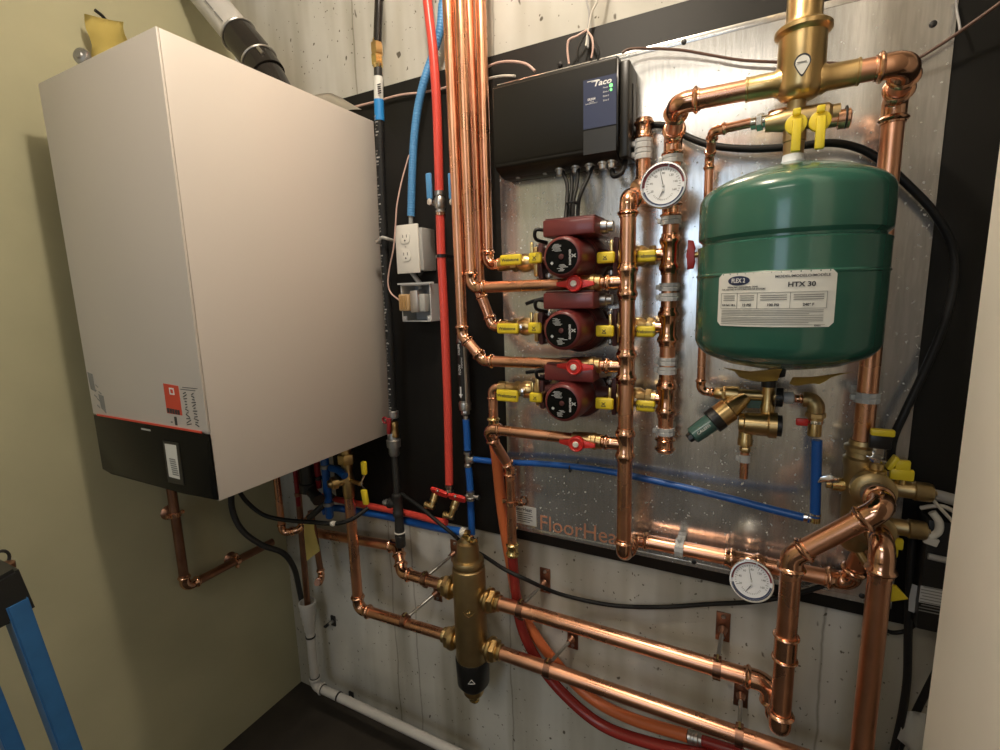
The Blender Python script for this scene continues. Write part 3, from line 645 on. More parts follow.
mb.build('body', BRASS, t)
q = zat(74); n = 28; pl = []
for k in range(n):
    a_ = 2*math.pi*k/n; r_ = .0098; x_ = r_*math.cos(a_); y_ = r_*math.sin(a_)
    if y_ < -.003: x_ *= max(.42, 1+(y_+.003)*75); y_ = -.003+(y_+.003)*2.2
    pl.append((x_, y_+.005))
def cyl(cx_, cy_, rr, xo, zo): th = xo/rr; return Vector((cx_+rr*math.sin(th), cy_-rr*math.cos(th), zo))
th0 = .0
def lbl(scale, rr, m, name, zc):
    mb = MB(); vs = [mb.bm.verts.new(cyl(sep.x, SY, rr, th0*rr+x_*scale, zc+y_*scale)) for x_, y_ in pl]; vi = [mb.bm.verts.new(cyl(sep.x, SY, rr-.001, th0*rr+x_*scale, zc+y_*scale)) for x_, y_ in pl]
    mb.bm.faces.new(vs); mb.bm.faces.new(vi[::-1])
    for k in range(n): mb.bm.faces.new((vs[k], vi[k], vi[(k+1) % n], vs[(k+1) % n]))
    return mb.build(name, m, t)
lbl(1.15, R+.0006, INK, 'label_rim', q); lbl(.95, R+.0011, LABEL, 'label', q)
MB().box(cyl(sep.x, SY, R+.0014, -.001, q+.005), (.012, .0008, .0012)).build('print', GINK, t)
# below the separator: nipple, service valve with two yellow handles, tank nipple
TX, TY = at(787.5, 250, SY).x, .95; ztop = at(795, 163.5, TY).z
t = thing('tank_service_valve', 'brass service valve with two yellow T-handles between separator and tank', 'valve', (sep.x, SY, zat(140)))
zlo = ztop+.012; mb = MB().lathe((sep.x-.003, SY, zlo), Z, [(0, .0145), (.020, .0150), (.021, .0165), (.060, .0165), (.061, .0135), (zat(97)-zlo+.004, .0135)], 20)
zc = zat(122, 797)
mb.lathe((sep.x-.045, SY, zc+.004), X, [(0, .012), (.015, .014), (.03, .017), (.085, .017), (.09, .013), (.10, .013)], 18); mb.build('body', BRASSD, t)
for k, (hx, hy, ys) in enumerate(((796, 124, .905), (820, 121, .915))):
    q = at(hx, hy, ys); MB().lathe((q.x, SY-.012, q.z), Vector((0, ys-SY+.012, 0)), [(0, .007), (abs(ys-SY+.012)+.002, .006)], 10).build('stem', BRASS, t)
    h = MB().lathe(q, (0, -1, 0), [(-.006, .0145), (.001, .0145), (.002, .0125)], 22); h.box(q+Vector((0.001, -.005, -.018)), (.0125, .010, .046), bev=.002); h.box(q+Vector((0, -.003, .016)), (.011, .008, .010), bev=.002)
    h.build('handle', YELLOW, t); MB().lathe(q+Vector((0, -.002, 0)), (0, -1, 0), [(0, .0045), (.0018, .004)], 10).build('handle_screw', INK, t)
q = at(841, 118, SY)
mb = MB().lathe((at(823, 121, SY).x, SY, q.z-.002), X, [(0, .010), (.018, .010), (.019, .014), (.034, .0145), (.036, .011)], 16); mb.build('drain_cap', COPPERF, t)
MB().torus((q.x+.006, SY, q.z), X, .0152, .0016, 20, 6).build('cap_strap', BLACKP, t)
# ---- expansion tank
TX, TY = at(787.5, 250, SY).x, .95; TR = .1365
zq = lambda px, py: at(px, py, TY).z
ztop = at(795, 163.5, TY).z; zsh = zq(703, 196); zg = zq(699, 238)-.016; zri = zq(698, 274)-.006; zbt = zq(696, 343)
t = thing('expansion_tank', 'large green expansion tank hung under the brass air separator', 'tank', (TX, TY, zbt-.04))
prof = [(zbt-.040, .012), (zbt-.036, .05), (zbt-.028, .090), (zbt-.014, .122), (zbt-.002, TR-.004), (zbt+.008, TR), (zri-.003, TR), (zri-.001, TR+.0016), (zri+.001, TR+.0016), (zri+.003, TR), (zg-.012, TR), (zg-.005, TR+.0005), (zg-.001, TR-.007), (zg+.002, TR-.007), (zg+.008, TR-.0005), (zg+.014, TR), (ztop-.058, TR), (ztop-.050, TR-.0015), (ztop-.042, TR-.006), (ztop-.034, TR-.015), (ztop-.025, TR-.032), (ztop-.016, TR-.056), (ztop-.008, TR-.085), (ztop-.002, .03), (ztop, .012)]
MB().lathe((TX, TY, 0), Z, prof, 72).build('shell', TANK, t, 30)
MB().lathe((sep.x-.003, TY, ztop-.004), Z, [(0, .018), (.006, .018), (.009, .0155), (.017, .0150)], 18).build('threaded_neck', TEFLON, t)
MB().lathe((TX-.004, TY, zbt-.034), -Z, [(0, .020), (.004, .020), (.006, .014), (.020, .013), (.022, .010)], 18).build('valve_cap', BLACKP, t)
rl = TR+.0008
def invT(px, py):                          # where the sight line meets the shell
    v = _ray(px, py); o = Vector((0, 0, CAMZ)); a_ = v.x**2+v.y**2; b_ = -2*(v.x*TX+v.y*TY); c_ = TX*TX+TY*TY-rl*rl
    k = (-b_-math.sqrt(b_*b_-4*a_*c_))/(2*a_); p = o+v*k; return math.atan2(p.x-TX, TY-p.y), p.z
c00, c10, c11, c01 = invT(720.5, 273.5), invT(838, 269.5), invT(832.5, 327.5), invT(717, 324.5)
a0 = (c00[0]+c01[0])/2; a1 = (c10[0]+c11[0])/2; lz1 = (c00[1]+c10[1])/2; lz0 = (c01[1]+c11[1])/2
LW = (a1-a0)*rl; LH = lz1-lz0; am = (a0+a1)/2
def TW(u, v, off): th = am+u/rl; return Vector((TX+(rl+off)*math.sin(th), TY-(rl+off)*math.cos(th), (lz0+lz1)/2+v))
def wrap_poly(name, poly, off, m, parent, th=.0006, nx=1):
    mb = MB(); f = [mb.bm.verts.new(TW(x_, y_, off)) for x_, y_ in poly]; g = [mb.bm.verts.new(TW(x_, y_, off-th)) for x_, y_ in poly]; k = len(poly)
    return mb, f, g, k
def wrap_rect(mb, u0, v0, u1, v1, off, th=.0006, rc=0.0):
    n_ = max(1, int(abs(u1-u0)/.006)); rows = []
    for i in range(n_+1):
        u = u0+(u1-u0)*i/n_; e = min(u-u0, u1-u); dv = 0
        if rc and e < rc: dv = rc-math.sqrt(max(0, rc*rc-(rc-e)**2))
        rows.append([mb.bm.verts.new(TW(u, vv, oo)) for vv, oo in ((v0+dv, off), (v1-dv, off), (v1-dv, off-th), (v0+dv, off-th))])
    for a_, b_ in zip(rows, rows[1:]):
        for k in range(4): mb.bm.faces.new((a_[k], b_[k], b_[(k+1) % 4], a_[(k+1) % 4]))
    mb.bm.faces.new(rows[0]); mb.bm.faces.new(rows[-1][::-1])
mb = MB(); wrap_rect(mb, -LW/2, -LH/2, LW/2, LH/2, .0008, .001, .006); lb = mb.build('label', LABEL, t)
def ttext(s, h, u, v, m=INK, align='CENTER', bold=0.02, off=.0014, sx=1.0, shear=0.0):
    text('print', s, h, None, X, Z, m, lb, align=align, bold=bold, sx=sx, shear=shear, ext=.0001, wrap=lambda x_, y_, z_: TW(u+x_, v+y_, off+z_))
U = lambda f: -LW/2+LW*f
V = lambda f: LH/2-LH*f
mb = MB(); cols_ = []
for k in range(25):
    a_ = math.pi*k/24; dv = LH*.088*math.sin(a_)+1e-5; u_ = U(.215)-LW*.105*math.cos(a_); cols_.append([mb.bm.verts.new(TW(u_, V(.145)+e, .0013)) for e in (dv, -dv)])
for a_, b_ in zip(cols_, cols_[1:]): mb.bm.faces.new((a_[0], a_[1], b_[1], b_[0]))
mb.build('logo_oval', NAVY, lb)
ttext('FLEX 2', LH*.080, U(.215), V(.145), WINK, bold=.03, off=.0022, sx=.82)
ttext('HYDRONIC EXPANSION TANK\nFOR HEATING & COOLING WATER SYSTEMS', LH*.030, U(.25), V(.285))
ttext('MODEL/MODELO/MODÈLE', LH*.045, U(.735), V(.095), sx=1.15)
ttext('HTX 30', LH*.085, U(.73), V(.245), bold=.04, sx=1.1)
cols = (.04, .21, .39, .65, .93)
mb = MB()
for vv in (.375, .665, .955): wrap_rect(mb, U(.04), V(vv)-.0003, U(.93), V(vv)+.0003, .0013, .0003)
for uu in cols: wrap_rect(mb, U(uu)-.0003, V(.665), U(uu)+.0003, V(.375), .0013, .0003)
for vv in (.70, .73, .76, .79, .83, .86, .89, .92): wrap_rect(mb, U(.05), V(vv)-.0004, U(.91 if int(vv*100) % 4 else .80), V(vv)+.0004, .0013, .0003)
for j, (ua, ub) in enumerate(zip(cols, cols[1:])):
    for vv in (.425, .465, .505): wrap_rect(mb, U(ua)+LW*.025, V(vv)-.0006, U(ub)-LW*.025, V(vv)+.0006, .0013, .0003)
mb.build('print', GINK, lb)
for s, uu, sz in (('4.8 Gal / 18 L', .125, .038), ('12 PSI', .30, .048), ('100 PSI', .52, .048), ('240° F', .79, .048)): ttext(s, LH*sz, U(uu), V(.60), bold=.04)
ttext('9040B1', LH*.026, U(.87), V(.985-.01), bold=0)
paper('gold_card', 'gold paper card hanging under the green tank, left of its black cap', 'paper', [(TX-.085, TY-.075, zbt-.030), (TX-.002, TY-.11, zbt-.026), (TX-.006, TY-.075, zbt-.052), (TX-.06, TY-.055, zbt-.050)], GOLDP, lift=.004, seed=3)
paper('gold_card', 'gold paper card hanging under the green tank, right of its black cap', 'paper', [(TX+.016, TY-.100, zbt-.034), (TX+.095, TY-.075, zbt-.034), (TX+.052, TY-.06, zbt-.056), (TX+.010, TY-.07, zbt-.050)], GOLDP, lift=.004, seed=4)

# ---- small bypass pipe and fill valve
BY = 1.05; FYv = 1.045; RB = .0078
zb2 = at(745, 122, SY).z
tx = at(706, 250, BY).x
pipe('copper_pipe', 'thin copper pipe running from the tank valve down behind the tank to fill valve', 'pipe',
     [Vector((at(792, 117, .97).x, .962, at(770, 119, .97).z)), Vector((at(713, 129, .985).x, .985, at(713, 131, .985).z)), Vector((tx, BY, at(711, 158, BY).z)), Vector((tx, BY, at(700, 391, BY).z)), Vector((at(722, 393, BY).x, BY, at(700, 391, BY).z-.002))], RB, bend=1.6, sl=1.8)
zv = at(700, 391, BY).z-.002
q = at(765, 121, .968)
t = thing('union_fitting', 'small brass and chrome union on the thin pipe left of the yellow T-handles', 'fitting', q)
dd = (Vector((at(792, 117, .97).x, .962, at(770, 119, .97).z))-Vector((at(713, 129, .985).x, .985, at(713, 131, .985).z))).normalized()
mb = MB(); hexprof(mb, q-dd*.012, dd, .010, .014); mb.lathe(q, dd, [(-.02, .010), (.022, .010)], 14); mb.build('nut', CHROME, t); mb = MB(); hexprof(mb, q+dd*.006, dd, .030, .0155, 8); mb.build('collar', COPPERF, t)
fx = lambda px, py=395: at(px, py, BY).x
t = thing('fill_valve', 'brass pressure reducing fill valve with slanted teal bonnet and backflow preventer', 'valve', (fx(748), BY, zv-.05))
mb = MB().lathe((fx(714), BY, zv), X, [(0, .009), (.004, .012), (.016, .012), (.018, .0115), (.022, .0165), (.044, .0165), (.046, .0115), (fx(757)-fx(714), .011), (fx(775)-fx(714), .011)], 20)
hexprof(mb, (fx(722), BY, zv), X, .014, .0145); mb.build('body', BRASS, t)
MB().lathe((fx(722)+.012, BY, zv), X, [(0, .0140), (.004, .0140)], 20).build('union_nut', CHROME, t)
# reducing valve: slanted
s0 = Vector((fx(744, 398), BY-.012, zv-.006)); s1 = at(688, 439, 1.0); ds = (s1-s0).normalized(); Ls = (s1-s0).length
MB().lathe(s0, ds, [(-.006, .010), (.010, .016), (Ls*.24, .020), (Ls*.26, .0235), (Ls*.44, .0235), (Ls*.46, .021)], 24).build('reducer_body', BRASS, t)
MB().lathe(s0+ds*Ls*.44, ds, [(0, .0245), (Ls*.13, .0245), (Ls*.14, .018)], 24).build('bonnet_ring', BLACKP, t)
bn = MB().lathe(s0+ds*Ls*.57, ds, [(0, .0185), (Ls*.20, .0180), (Ls*.34, .0170), (Ls*.36, .014)], 24).build('bonnet', TEAL, t)
MB().lathe(s0+ds*Ls*.92, ds, [(0, .011), (Ls*.07, .010), (Ls*.08, .007)], 8).build('adjusting_screw', BLACKP, t)
side = ds.cross(Y_).normalized(); side = side if side.z > 0 else -side; nr = ds.cross(side); nr = nr if nr.y < 0 else -nr
text('print', 'CALEFFI', .006, s0+ds*Ls*.74+nr*.0182, -ds, side, WINK, t)
# backflow preventer
vx = fx(768); mb = MB().lathe((vx, BY-.006, at(768, 421, BY).z), Z, [(0, .009), (.016, .0085), (.018, .0125), (.030, .0125), (.036, .0105), (at(768, 382, BY).z-at(768, 421, BY).z, .0105)], 20); mb.build('upper_body', BRASS, t)
MB().lathe((vx, BY-.006, at(767, 386, BY).z), Z, [(0, .013), (.012, .013), (.013, .011)], 20).build('test_cap', BLACKP, t)
MB().lathe((fx(776), BY-.004, zv), X, [(0, .0185), (.011, .0185), (.012, .015)], 20).build('side_cap', BLACKP, t)
zl = at(758, 424, BY-.02).z; yl2 = BY-.02
mb = MB().lathe((at(738, 424, yl2).x, yl2, zl), X, [(0, .012), (.002, .0185), (.010, .0195), (.012, .0220), (.050, .0220), (.053, .0245), (.066, .0245)], 26)
mb.lathe((at(746, 424, yl2).x, yl2, zl), -Z, [(0, .0125), (.030, .0125), (.032, .0135), (.044, .0135), (.045, .010)], 20); mb.build('preventer_body', BRASS, t)
MB().lathe((at(738, 424, yl2).x+.066, yl2, zl), X, [(0, .0205), (.008, .0205), (.009, .015)], 14).build('preventer_cap', BLACKP, t)
MB().box(at(757, 404, BY-.004), (.034, .004, .016), rot=Matrix.Rotation(-.06, 3, 'Y')).build('green_tag', TEAL, t)
q = at(745, 450, yl2); mb = MB().lathe((q.x, yl2, q.z+.012), -Z, [(0, .0075), (.03, .0075)], 14); hexprof(mb, (q.x, yl2, q.z+.006), -Z, .009, .010); mb.build('drain_nipple', BRASS, t)
q2 = at(743.5, 478, yl2); o = MB().sweep([Vector((q.x, yl2, q.z-.004)), Vector((q.x, yl2, q2.z))], RB, 18).build('drain_stub', COPPER, t)
clampband('pipe_clamp', 'small grey clamp on the short copper drain stub under the fill valve', (q.x, yl2, at(744, 458, yl2).z), Z, RB*1.1, WP, .015)
# right side of fill valve: white nut, copper, brass elbow valve
xr = fx(781)
t = thing('elbow_valve', 'brass angled stop with small red lever feeding the blue tube right of the fill valve', 'valve', (fx(812), BY, zv-.03))
MB().lathe((xr, BY, zv-.001), X, [(0, .010), (.003, .0115), (.020, .0115), (.022, .009)], 18).build('nylon_nut', GREYP, t)
e1 = at(816, 409, BY-.004); e0 = Vector((fx(797), BY, zv-.002)); e2 = at(816.5, 436, BY-.008)
MB().sweep([Vector((xr+.018, BY, zv-.001)), Vector((fx(806), BY, zv-.002))], .0068, 16).build('tube', COPPERF, t)
coupling(t, (fx(797), BY, zv-.0015), X, .0068, 1.6)
MB().sweep(smooth([Vector((fx(803), BY, zv-.002)), Vector((fx(811), BY, zv-.003)), e1+Vector((-.001, 0, .006)), e1+Z*-.012], 6), .0145, 20).build('elbow', BRASSD, t)
mb = MB(); hexprof(mb, Vector((e1.x, BY-.005, e1.z-.006)), -Z, .010, .0165); mb.lathe((e1.x, BY-.006, e1.z-.01), -Z, [(0, .013), (.012, .013), (.014, .010), (.022, .0115), (.040, .0115), (.042, .008)], 18); mb.build('valve_body', BRASS, t)
MB().lathe((e1.x, BY-.006, e1.z-.020), -Z, [(0, .0142), (.003, .0145), (.006, .0142)], 18).build('ring', CHROME, t)
q = at(802, 422, BY-.016); MB().box(q, (.020, .008, .014), bev=.003).build('lever', RED, t)
MB().lathe((q.x, BY-.012, q.z), X, [(0, .003), (.022, .003)], 8).build('stem', CHROME, t)
q = at(690.5, 255, 1.04)
t = thing('small_valve', 'small red butterfly-handled valve at the left edge of the green tank', 'valve', q)
MB().lathe(Vector((q.x+.002, 1.045, q.z)), X, [(0, .004), (.006, .0055), (.03, .006), (tx-q.x+.004, .007)], 12).build('stem', BRASSB, t)
MB().prism([(-.006, -.028), (.006, -.026), (.009, -.012), (.005, -.004), (.005, .004), (.009, .012), (.004, .027), (-.006, .029), (-.004, .012), (-.008, .004), (-.008, -.004), (-.004, -.012)], (q.x, 1.05, q.z), X, Z, .012, bev=.002).build('handle', RED, t)

# ---- blue tubing
RBL = .0076
bp = [at(817, 440, BY-.008), at(816, 480, BY-.008), at(815, 517, BY-.008)]
hose('blue_tube', 'short vertical blue plastic tube dropping from the small red lever valve', 'tube', bp, .0088, BLUEPEX, raw=True)
q = at(815, 519, BY-.008); t = thing('tube_elbow', 'small brass elbow joining the two blue tubes at lower right', 'fitting', q)
MB().lathe(q+Z*.012, -Z, [(0, .0098), (.004, .0098), (.005, .0078), (.016, .0078), (.017, .005)], 14).build('ring', CHROME, t)
dd = (at(700, 494, 1.07)-q).normalized(); MB().lathe(q, dd, [(0, .007), (.010, .0075), (.012, .0102), (.018, .0102), (.018, .008)], 14).build('socket', CHROME, t); MB().lathe(q-Z*.002, -Z, [(-.006, .009), (.004, .009), (.006, .006)], 12).build('corner', BRASSB, t)
hose('blue_tube', 'long blue plastic tube sagging across the metal sheet beneath the pumps', 'tube', [(472, 459, 1.085), (500, 462, 1.085), (545, 464, 1.085), (600, 470, 1.085), (660, 482, 1.08), (720, 496, 1.07), (770, 509, 1.055), (810, 519, BY-.007)], .0078, BLUEPEX)
q = at(570.5, 468, 1.085); t = thing('tube_clip', 'small black clip holding the long blue tube to the sheet', 'clip', (q.x, WP, q.z))
MB().torus(q, X, .0092, .0018, 20, 6).build('ring', BLACKP, t); MB().box((q.x, (q.y+WP)/2+.004, q.z), (.004, WP-q.y-.008, .008)).build('foot', BLACKP, t)

# ================================================================== gauges
def gauge(px, py, rpx, Yg, nrm, label, stem_to, n1, n2):
    c = at(px, py, Yg); R = (at(px+rpx, py, Yg)-at(px-rpx, py, Yg)).length/2*.97; n = Vector(nrm).normalized()
    t = thing('pressure_gauge', label, 'gauge', c, 'round temperature and pressure gauges')
    MB().lathe(c-n*.030, n, [(0, R*.55), (.003, R*.88), (.006, R*.95), (.023, R*.95), (.023, R*.90)], 40).build('case', STEEL, t)
    mb = MB(); P = [(.022, R*.90), (.022, R*1.0), (.026, R*1.03), (.031, R*1.03), (.0335, R*1.0), (.0335, R*.93), (.026, R*.90)]
    u = (Z-n*Z.dot(n)).normalized(); v = u.cross(n)      # u up, v right as seen from the front
    if v.x < 0: v = -v
    segs = 48; rings = [[mb.bm.verts.new(c-n*.030+n*h+(u*math.cos(2*math.pi*k/segs)+v*math.sin(2*math.pi*k/segs))*r) for k in range(segs)] for h, r in P]
    for i in range(len(P)):
        a_, b_ = rings[i], rings[(i+1) % len(P)]
        for k in range(segs): mb.bm.faces.new((a_[k], a_[(k+1) % segs], b_[(k+1) % segs], b_[k]))
    mb.build('bezel', CHROME, t)
    f = c-n*.004
    d = MB().lathe(f, n, [(0, R*.92), (.001, R*.92)], 48).build('dial', DIAL, t); f = f+n*.0013
    def arc(rr, a0_, a1_, w_, m, nm):
        mb = MB(); N = 28; o_ = []; i_ = []
        for k in range(N+1):
            a_ = a0_+(a1_-a0_)*k/N; e = u*math.cos(a_)+v*math.sin(a_); o_.append(mb.bm.verts.new(f+e*(rr+w_))); i_.append(mb.bm.verts.new(f+e*rr))
        for k in range(N): mb.bm.faces.new((o_[k], o_[k+1], i_[k+1], i_[k]))
        mb.build(nm, m, d)
    arc(R*.83, math.radians(-92), math.radians(12), R*.07, REDD, 'red_band'); arc(R*.83, math.radians(16), math.radians(85), R*.07, REDD, 'red_band'); arc(R*.83, math.radians(100), math.radians(255), R*.07, NAVY, 'blue_band')
    mb = MB()
    for k in range(27):
        a_ = math.radians(-115+230*k/26); e = u*math.cos(a_)+v*math.sin(a_); L = R*(.13 if k % 4 == 0 else .07); mb.box(f+e*(R*.76-L/2), (L, R*.018, .0003), rot=rotmat(e, n))
    for k in range(13):
        a_ = math.radians(120+120*k/12); e = u*math.cos(a_)+v*math.sin(a_); mb.box(f-u*R*.18+e*(R*.46), (R*.07, R*.015, .0003), rot=rotmat(e, n))
    mb.build('scale', INK, d)
    for k in range(7):
        a_ = math.radians(-115+230*k/6); e = u*math.cos(a_)+v*math.sin(a_); text('numeral', str(20+k*20+20*(k > 3)), R*.10, f+e*R*.54, v, u, INK, d, ext=.0001)
    for ang, o_, L in ((n1, Vector(), R*.66), (n2, -u*R*.22, R*.42)):
        a_ = math.radians(ang); e = u*math.cos(a_)+v*math.sin(a_); side_ = e.cross(n)
        mb = MB(); mb.prism([(-.10*L, -R*.022), (L, -R*.006), (L, R*.006), (-.10*L, R*.022)], f+o_+n*.001, e, n.cross(e), .0006); mb.build('needle', INK, t)
        MB().lathe(f+o_, n, [(0, R*.055), (.0022, R*.05)], 14).build('hub', GREYP, t)
    a_ = c-n*.028; b_ = Vector(stem_to); MB().sweep([a_, a_-n*.012, b_], [.010, .010, .009], 14).build('stem', BRASS, t)
    return t
g = at(663, 185, .965)
gauge(663, 185, 23.2, .965, (.05, -1, .06), 'round dial gauge on the supply manifold, above the pump branches', (v4x, PY, g.z), -13, 205)
g = at(751.5, 580, 1.015)
gauge(751.5, 581, 22.5, 1.015, (.0, -1, .30), 'round dial gauge on the low copper pipe, against the concrete', (at(745, 556, HY).x, HY, zb), -13, 215)

# ================================================================== lower pipes, air and dirt separator
LYp = 1.03; RL = .0180
zu, zl_ = .686, .541
sx_ = at(470, 600, LYp).x
t = thing('dirt_separator', 'tall brass cylinder separator with a black base cap joining the lower copper pipes', 'separator', (sx_, LYp, at(471, 690, LYp).z))
SR = .86*(at(487, 610, LYp).x-at(470.5, 610, LYp).x); zt_ = at(470, 563, LYp).z; zb_ = at(470, 652, LYp).z
zz = lambda y: at(470, y, LYp).z
mb = MB().lathe((sx_, LYp, 0), Z, [(zz(668), SR*.9), (zz(664), SR), (zz(570), SR), (zz(567), SR*.97), (zz(565.5), SR*.80), (zz(564.5), SR*.80), (zz(564), SR*.93), (zz(560.5), SR*.96), (zz(558.5), SR*.90), (zz(557.8), SR*.70), (zz(548), SR*.66), (zz(542.5), SR*.63), (zz(541.5), SR*.45), (zz(538), SR*.40), (zz(537), SR*.25)], 40)
mb.build('body', BRASSD, t)
MB().lathe((sx_, LYp, 0), Z, [(zz(684), SR*.74), (zz(679), SR*1.0), (zz(657), SR*1.06), (zz(655), SR*1.04)], 36).build('base_cap', BLACKP, t)
MB().lathe((sx_, LYp, 0), Z, [(zz(690), SR*.62), (zz(688), SR*.66), (zz(678), SR*.70)], 28).build('drain_base', BRASS, t)
mb = MB().lathe((sx_, LYp, 0), Z, [(zz(697), SR*.20), (zz(696), SR*.32), (zz(689), SR*.34)], 16); mb.torus((sx_, LYp, zz(697)), (.3, -1, 0), SR*.28, SR*.07, 20, 6); mb.build('drain_cock', BRASSB, t)
va = Vector((sx_+.002, LYp-.004, zz(537.5))); vd = (at(485, 540, 1.00)-at(467, 533, 1.03)).normalized()
mb = MB().lathe(va-vd*.012, vd, [(0, .006), (.002, .0105), (.030, .0105), (.032, .007), (.040, .006), (.048, .006), (.049, .004)], 16); mb.build('vent', BRASSB, t)
def onS(a_, z_, off=0): return Vector((sx_+(SR+off)*math.sin(a_), LYp-(SR+off)*math.cos(a_), z_))
ma = .45
mb = MB()
for k in range(3): e = [(-.20, -.006), (0, .007), (.20, -.006)]; mb.sweep([onS(ma+e[k][0], zz(668)+e[k][1], SR*.06), onS(ma+e[(k+1) % 3][0], zz(668)+e[(k+1) % 3][1], SR*.06)], .0010, 6)
mb.build('warning_mark', GREYP, t)
mb = MB()
for k in range(4):
    e = [(.34, 0), (0, .012), (-.34, 0), (0, -.012)]; mb.sweep([onS(ma+e[k][0]*(1-q_)+e[(k+1) % 4][0]*q_, zz(603)+e[k][1]*(1-q_)+e[(k+1) % 4][1]*q_, .0003) for q_ in (0, .5, 1)], .0008, 6)
mb.sweep([onS(ma-.12, zz(603), .0003), onS(ma+.12, zz(603)+.002, .0003)], .0008, 6)
mb.build('cast_mark', BRASSB, t)
for s in (-1, 1):
    for z_ in (zu+(.006 if s < 0 else 0), zl_-(.006 if s < 0 else 0)):
        o_ = Vector((sx_+s*SR*.9, LYp, z_)); d_ = Vector((s, 0, 0))
        mb = MB().lathe(o_, d_, [(0, .018), (.010, .018), (.012, .029), (.017, .033), (.024, .033), (.027, .026)], 28); hexprof(mb, o_+d_*.018, d_, .022, .0310); mb.lathe(o_+d_*.030, d_, [(0, .022), (.006, .0215), (.008, .0190), (.014, .0215), (.022, .0215), (.024, .0185)], 24)
        mb.build('union_nut', BRASS, t)
x0l = sx_-SR-.046; x0r = sx_+SR+.046
LXp = at(358, 600, LYp).x
pipe('copper_pipe', 'copper pipe dropping from the yellow-handled boiler valve to the lower left separator port', 'pipe', [Vector((LXp, LYp, at(349, 487, LYp).z)), Vector((LXp, LYp, at(357, 598, LYp).z-.036)), Vector((x0l, LYp, zl_-.006))], .0160, sl=1.5)
q1 = at(397, 549, 1.07); ca = at(403, 572, 1.05)
pipe('copper_pipe', 'copper pipe stepping down along the concrete to the upper left separator port', 'pipe', [at(300, 530, 1.09), Vector((q1.x, 1.075, q1.z+.004)), Vector((at(402, 573, LYp).x, LYp, zu+.006)), Vector((x0l, LYp, zu+.006))], .0155, sl=1.3)
v1Y = .93; v1x = at(786, 640, v1Y).x
ue = at(772, 690, LYp)
t = pipe('copper_pipe', 'upper of the two long copper pipes right of the brass separator', 'pipe', [Vector((x0r, LYp, zu)), Vector((at(768, 685, LYp).x, LYp, zu)), Vector((at(779, 726, LYp).x, LYp, zu-.095))], RL, sl=1.4)
pipe('copper_pipe', 'lower of the two long copper pipes right of the brass separator', 'pipe', [Vector((x0r, LYp, zl_)), Vector((.60, LYp, zl_))], RL)
v1b = at(776, 728, v1Y)
# near right pipes
V2Y = .965; v2x = at(869, 680, V2Y).x
un = at(874, 493, .99)
topc = Vector((un.x+.016, .905, un.z-.028))
k1 = at(798, 557, v1Y)
t = pipe('copper_pipe', 'thick copper pipe rising past the lower gauge and slanting up to the brass valve', 'pipe',
         [Vector((v1x, LYp, v1b.z-.002)), Vector((v1x, v1Y, v1b.z-.002)), Vector((v1x, v1Y, k1.z)), at(886, 507, .925), Vector((un.x, 1.0, un.z-.002))], RL*.93, sl=1.3, bend=1.25)
for py_ in (636, 659): MB().torus((v1x, v1Y, at(786, py_, v1Y).z), Z, RL*1.04, .0032, 28, 8).build('press_ring', COPPERF, t)
MB().lathe((v1x, v1Y, (at(786, 636, v1Y).z+at(786, 659, v1Y).z)/2), Z, [(-.026, RL*1.04), (.026, RL*1.04)], 22).build('coupling', COPPERF, t)
t = pipe('copper_pipe', 'thick copper pipe at far right bending down from the lower brass branch', 'pipe', [Vector((v2x-.002, 1.05, at(878, 543, V2Y).z)), Vector((v2x, V2Y, at(878, 543, V2Y).z)), Vector((v2x, V2Y, .30))], RL*.96, sl=1.6, bend=1.7)
MB().torus((v2x, V2Y, .315), Z, RL, .004, 20, 6).build('end_ring', COPPERF, t)
def hanger(px, ring, label, z_, yy=LYp, r=RL, plate=None):
    """split ring on a threaded rod from a copper plate on the concrete"""
    rx = at(ring[0], ring[1], yy).x; p = at(*plate, WC); c = Vector((rx, yy, z_)); t = thing('pipe_hanger', label, 'hanger', (p.x, WC, p.z), 'copper split ring hangers')
    MB().lathe(c, X, [(-.008, r*1.01), (-.008, r*1.16), (.008, r*1.16), (.008, r*1.01)], 24).build('split_ring', COPPERD, t)
    for s in (-1, 1): MB().box(c+Z*s*(r*1.30), (.016, .012, r*.34), bev=.001).build('ear', COPPERD, t)
    MB().lathe(c+Vector((0, -.008, r*1.32)), Y_, [(0, .0038), (.016, .0038)], 6).build('screw', BRASSB, t)
    a_ = c+Vector((0, r*1.0, r*.35)); b_ = Vector((p.x, WC-.006, p.z-.004)); MB().sweep([a_, b_], .0046, 10).build('rod', STEEL, t)
    MB().lathe(b_, (a_-b_), [(0, .011), (.010, .0085), (.016, .0075)], 10).build('socket', COPPERD, t)
    MB().box((p.x, WC-.002, p.z), (.030, .004, .072), bev=.001).build('base_plate', COPPERD, t)
    for s in (-1, 1): MB().lathe((p.x, WC-.004, p.z+s*.026), (0, -1, 0), [(0, .0055), (.003, .004)], 8).build('plate_screw', STEEL, t)
hanger(0, (521, 611), 'copper hanger just right of the separator on the upper long pipe', zu, plate=(545.5, 580))
hanger(0, (717, 668), 'copper hanger near the right end of the upper long pipe, below the lower gauge', zu, plate=(723, 626))
hanger(0, (548, 668), 'copper hanger left of the tangle of orange tubing on the lower long pipe', zl_, plate=(573, 636))
hanger(0, (739, 736), 'copper hanger at the right end of the lower long pipe', zl_, plate=(741, 692))
hanger(0, (425.5, 582), 'copper hanger on the upper pipe left of the brass separator', zu+.006, r=.0155, plate=(455.5, 551))
hanger(0, (405, 618), 'copper hanger on the lower pipe left of the brass separator', zl_-.006, r=.016, plate=(438, 590))

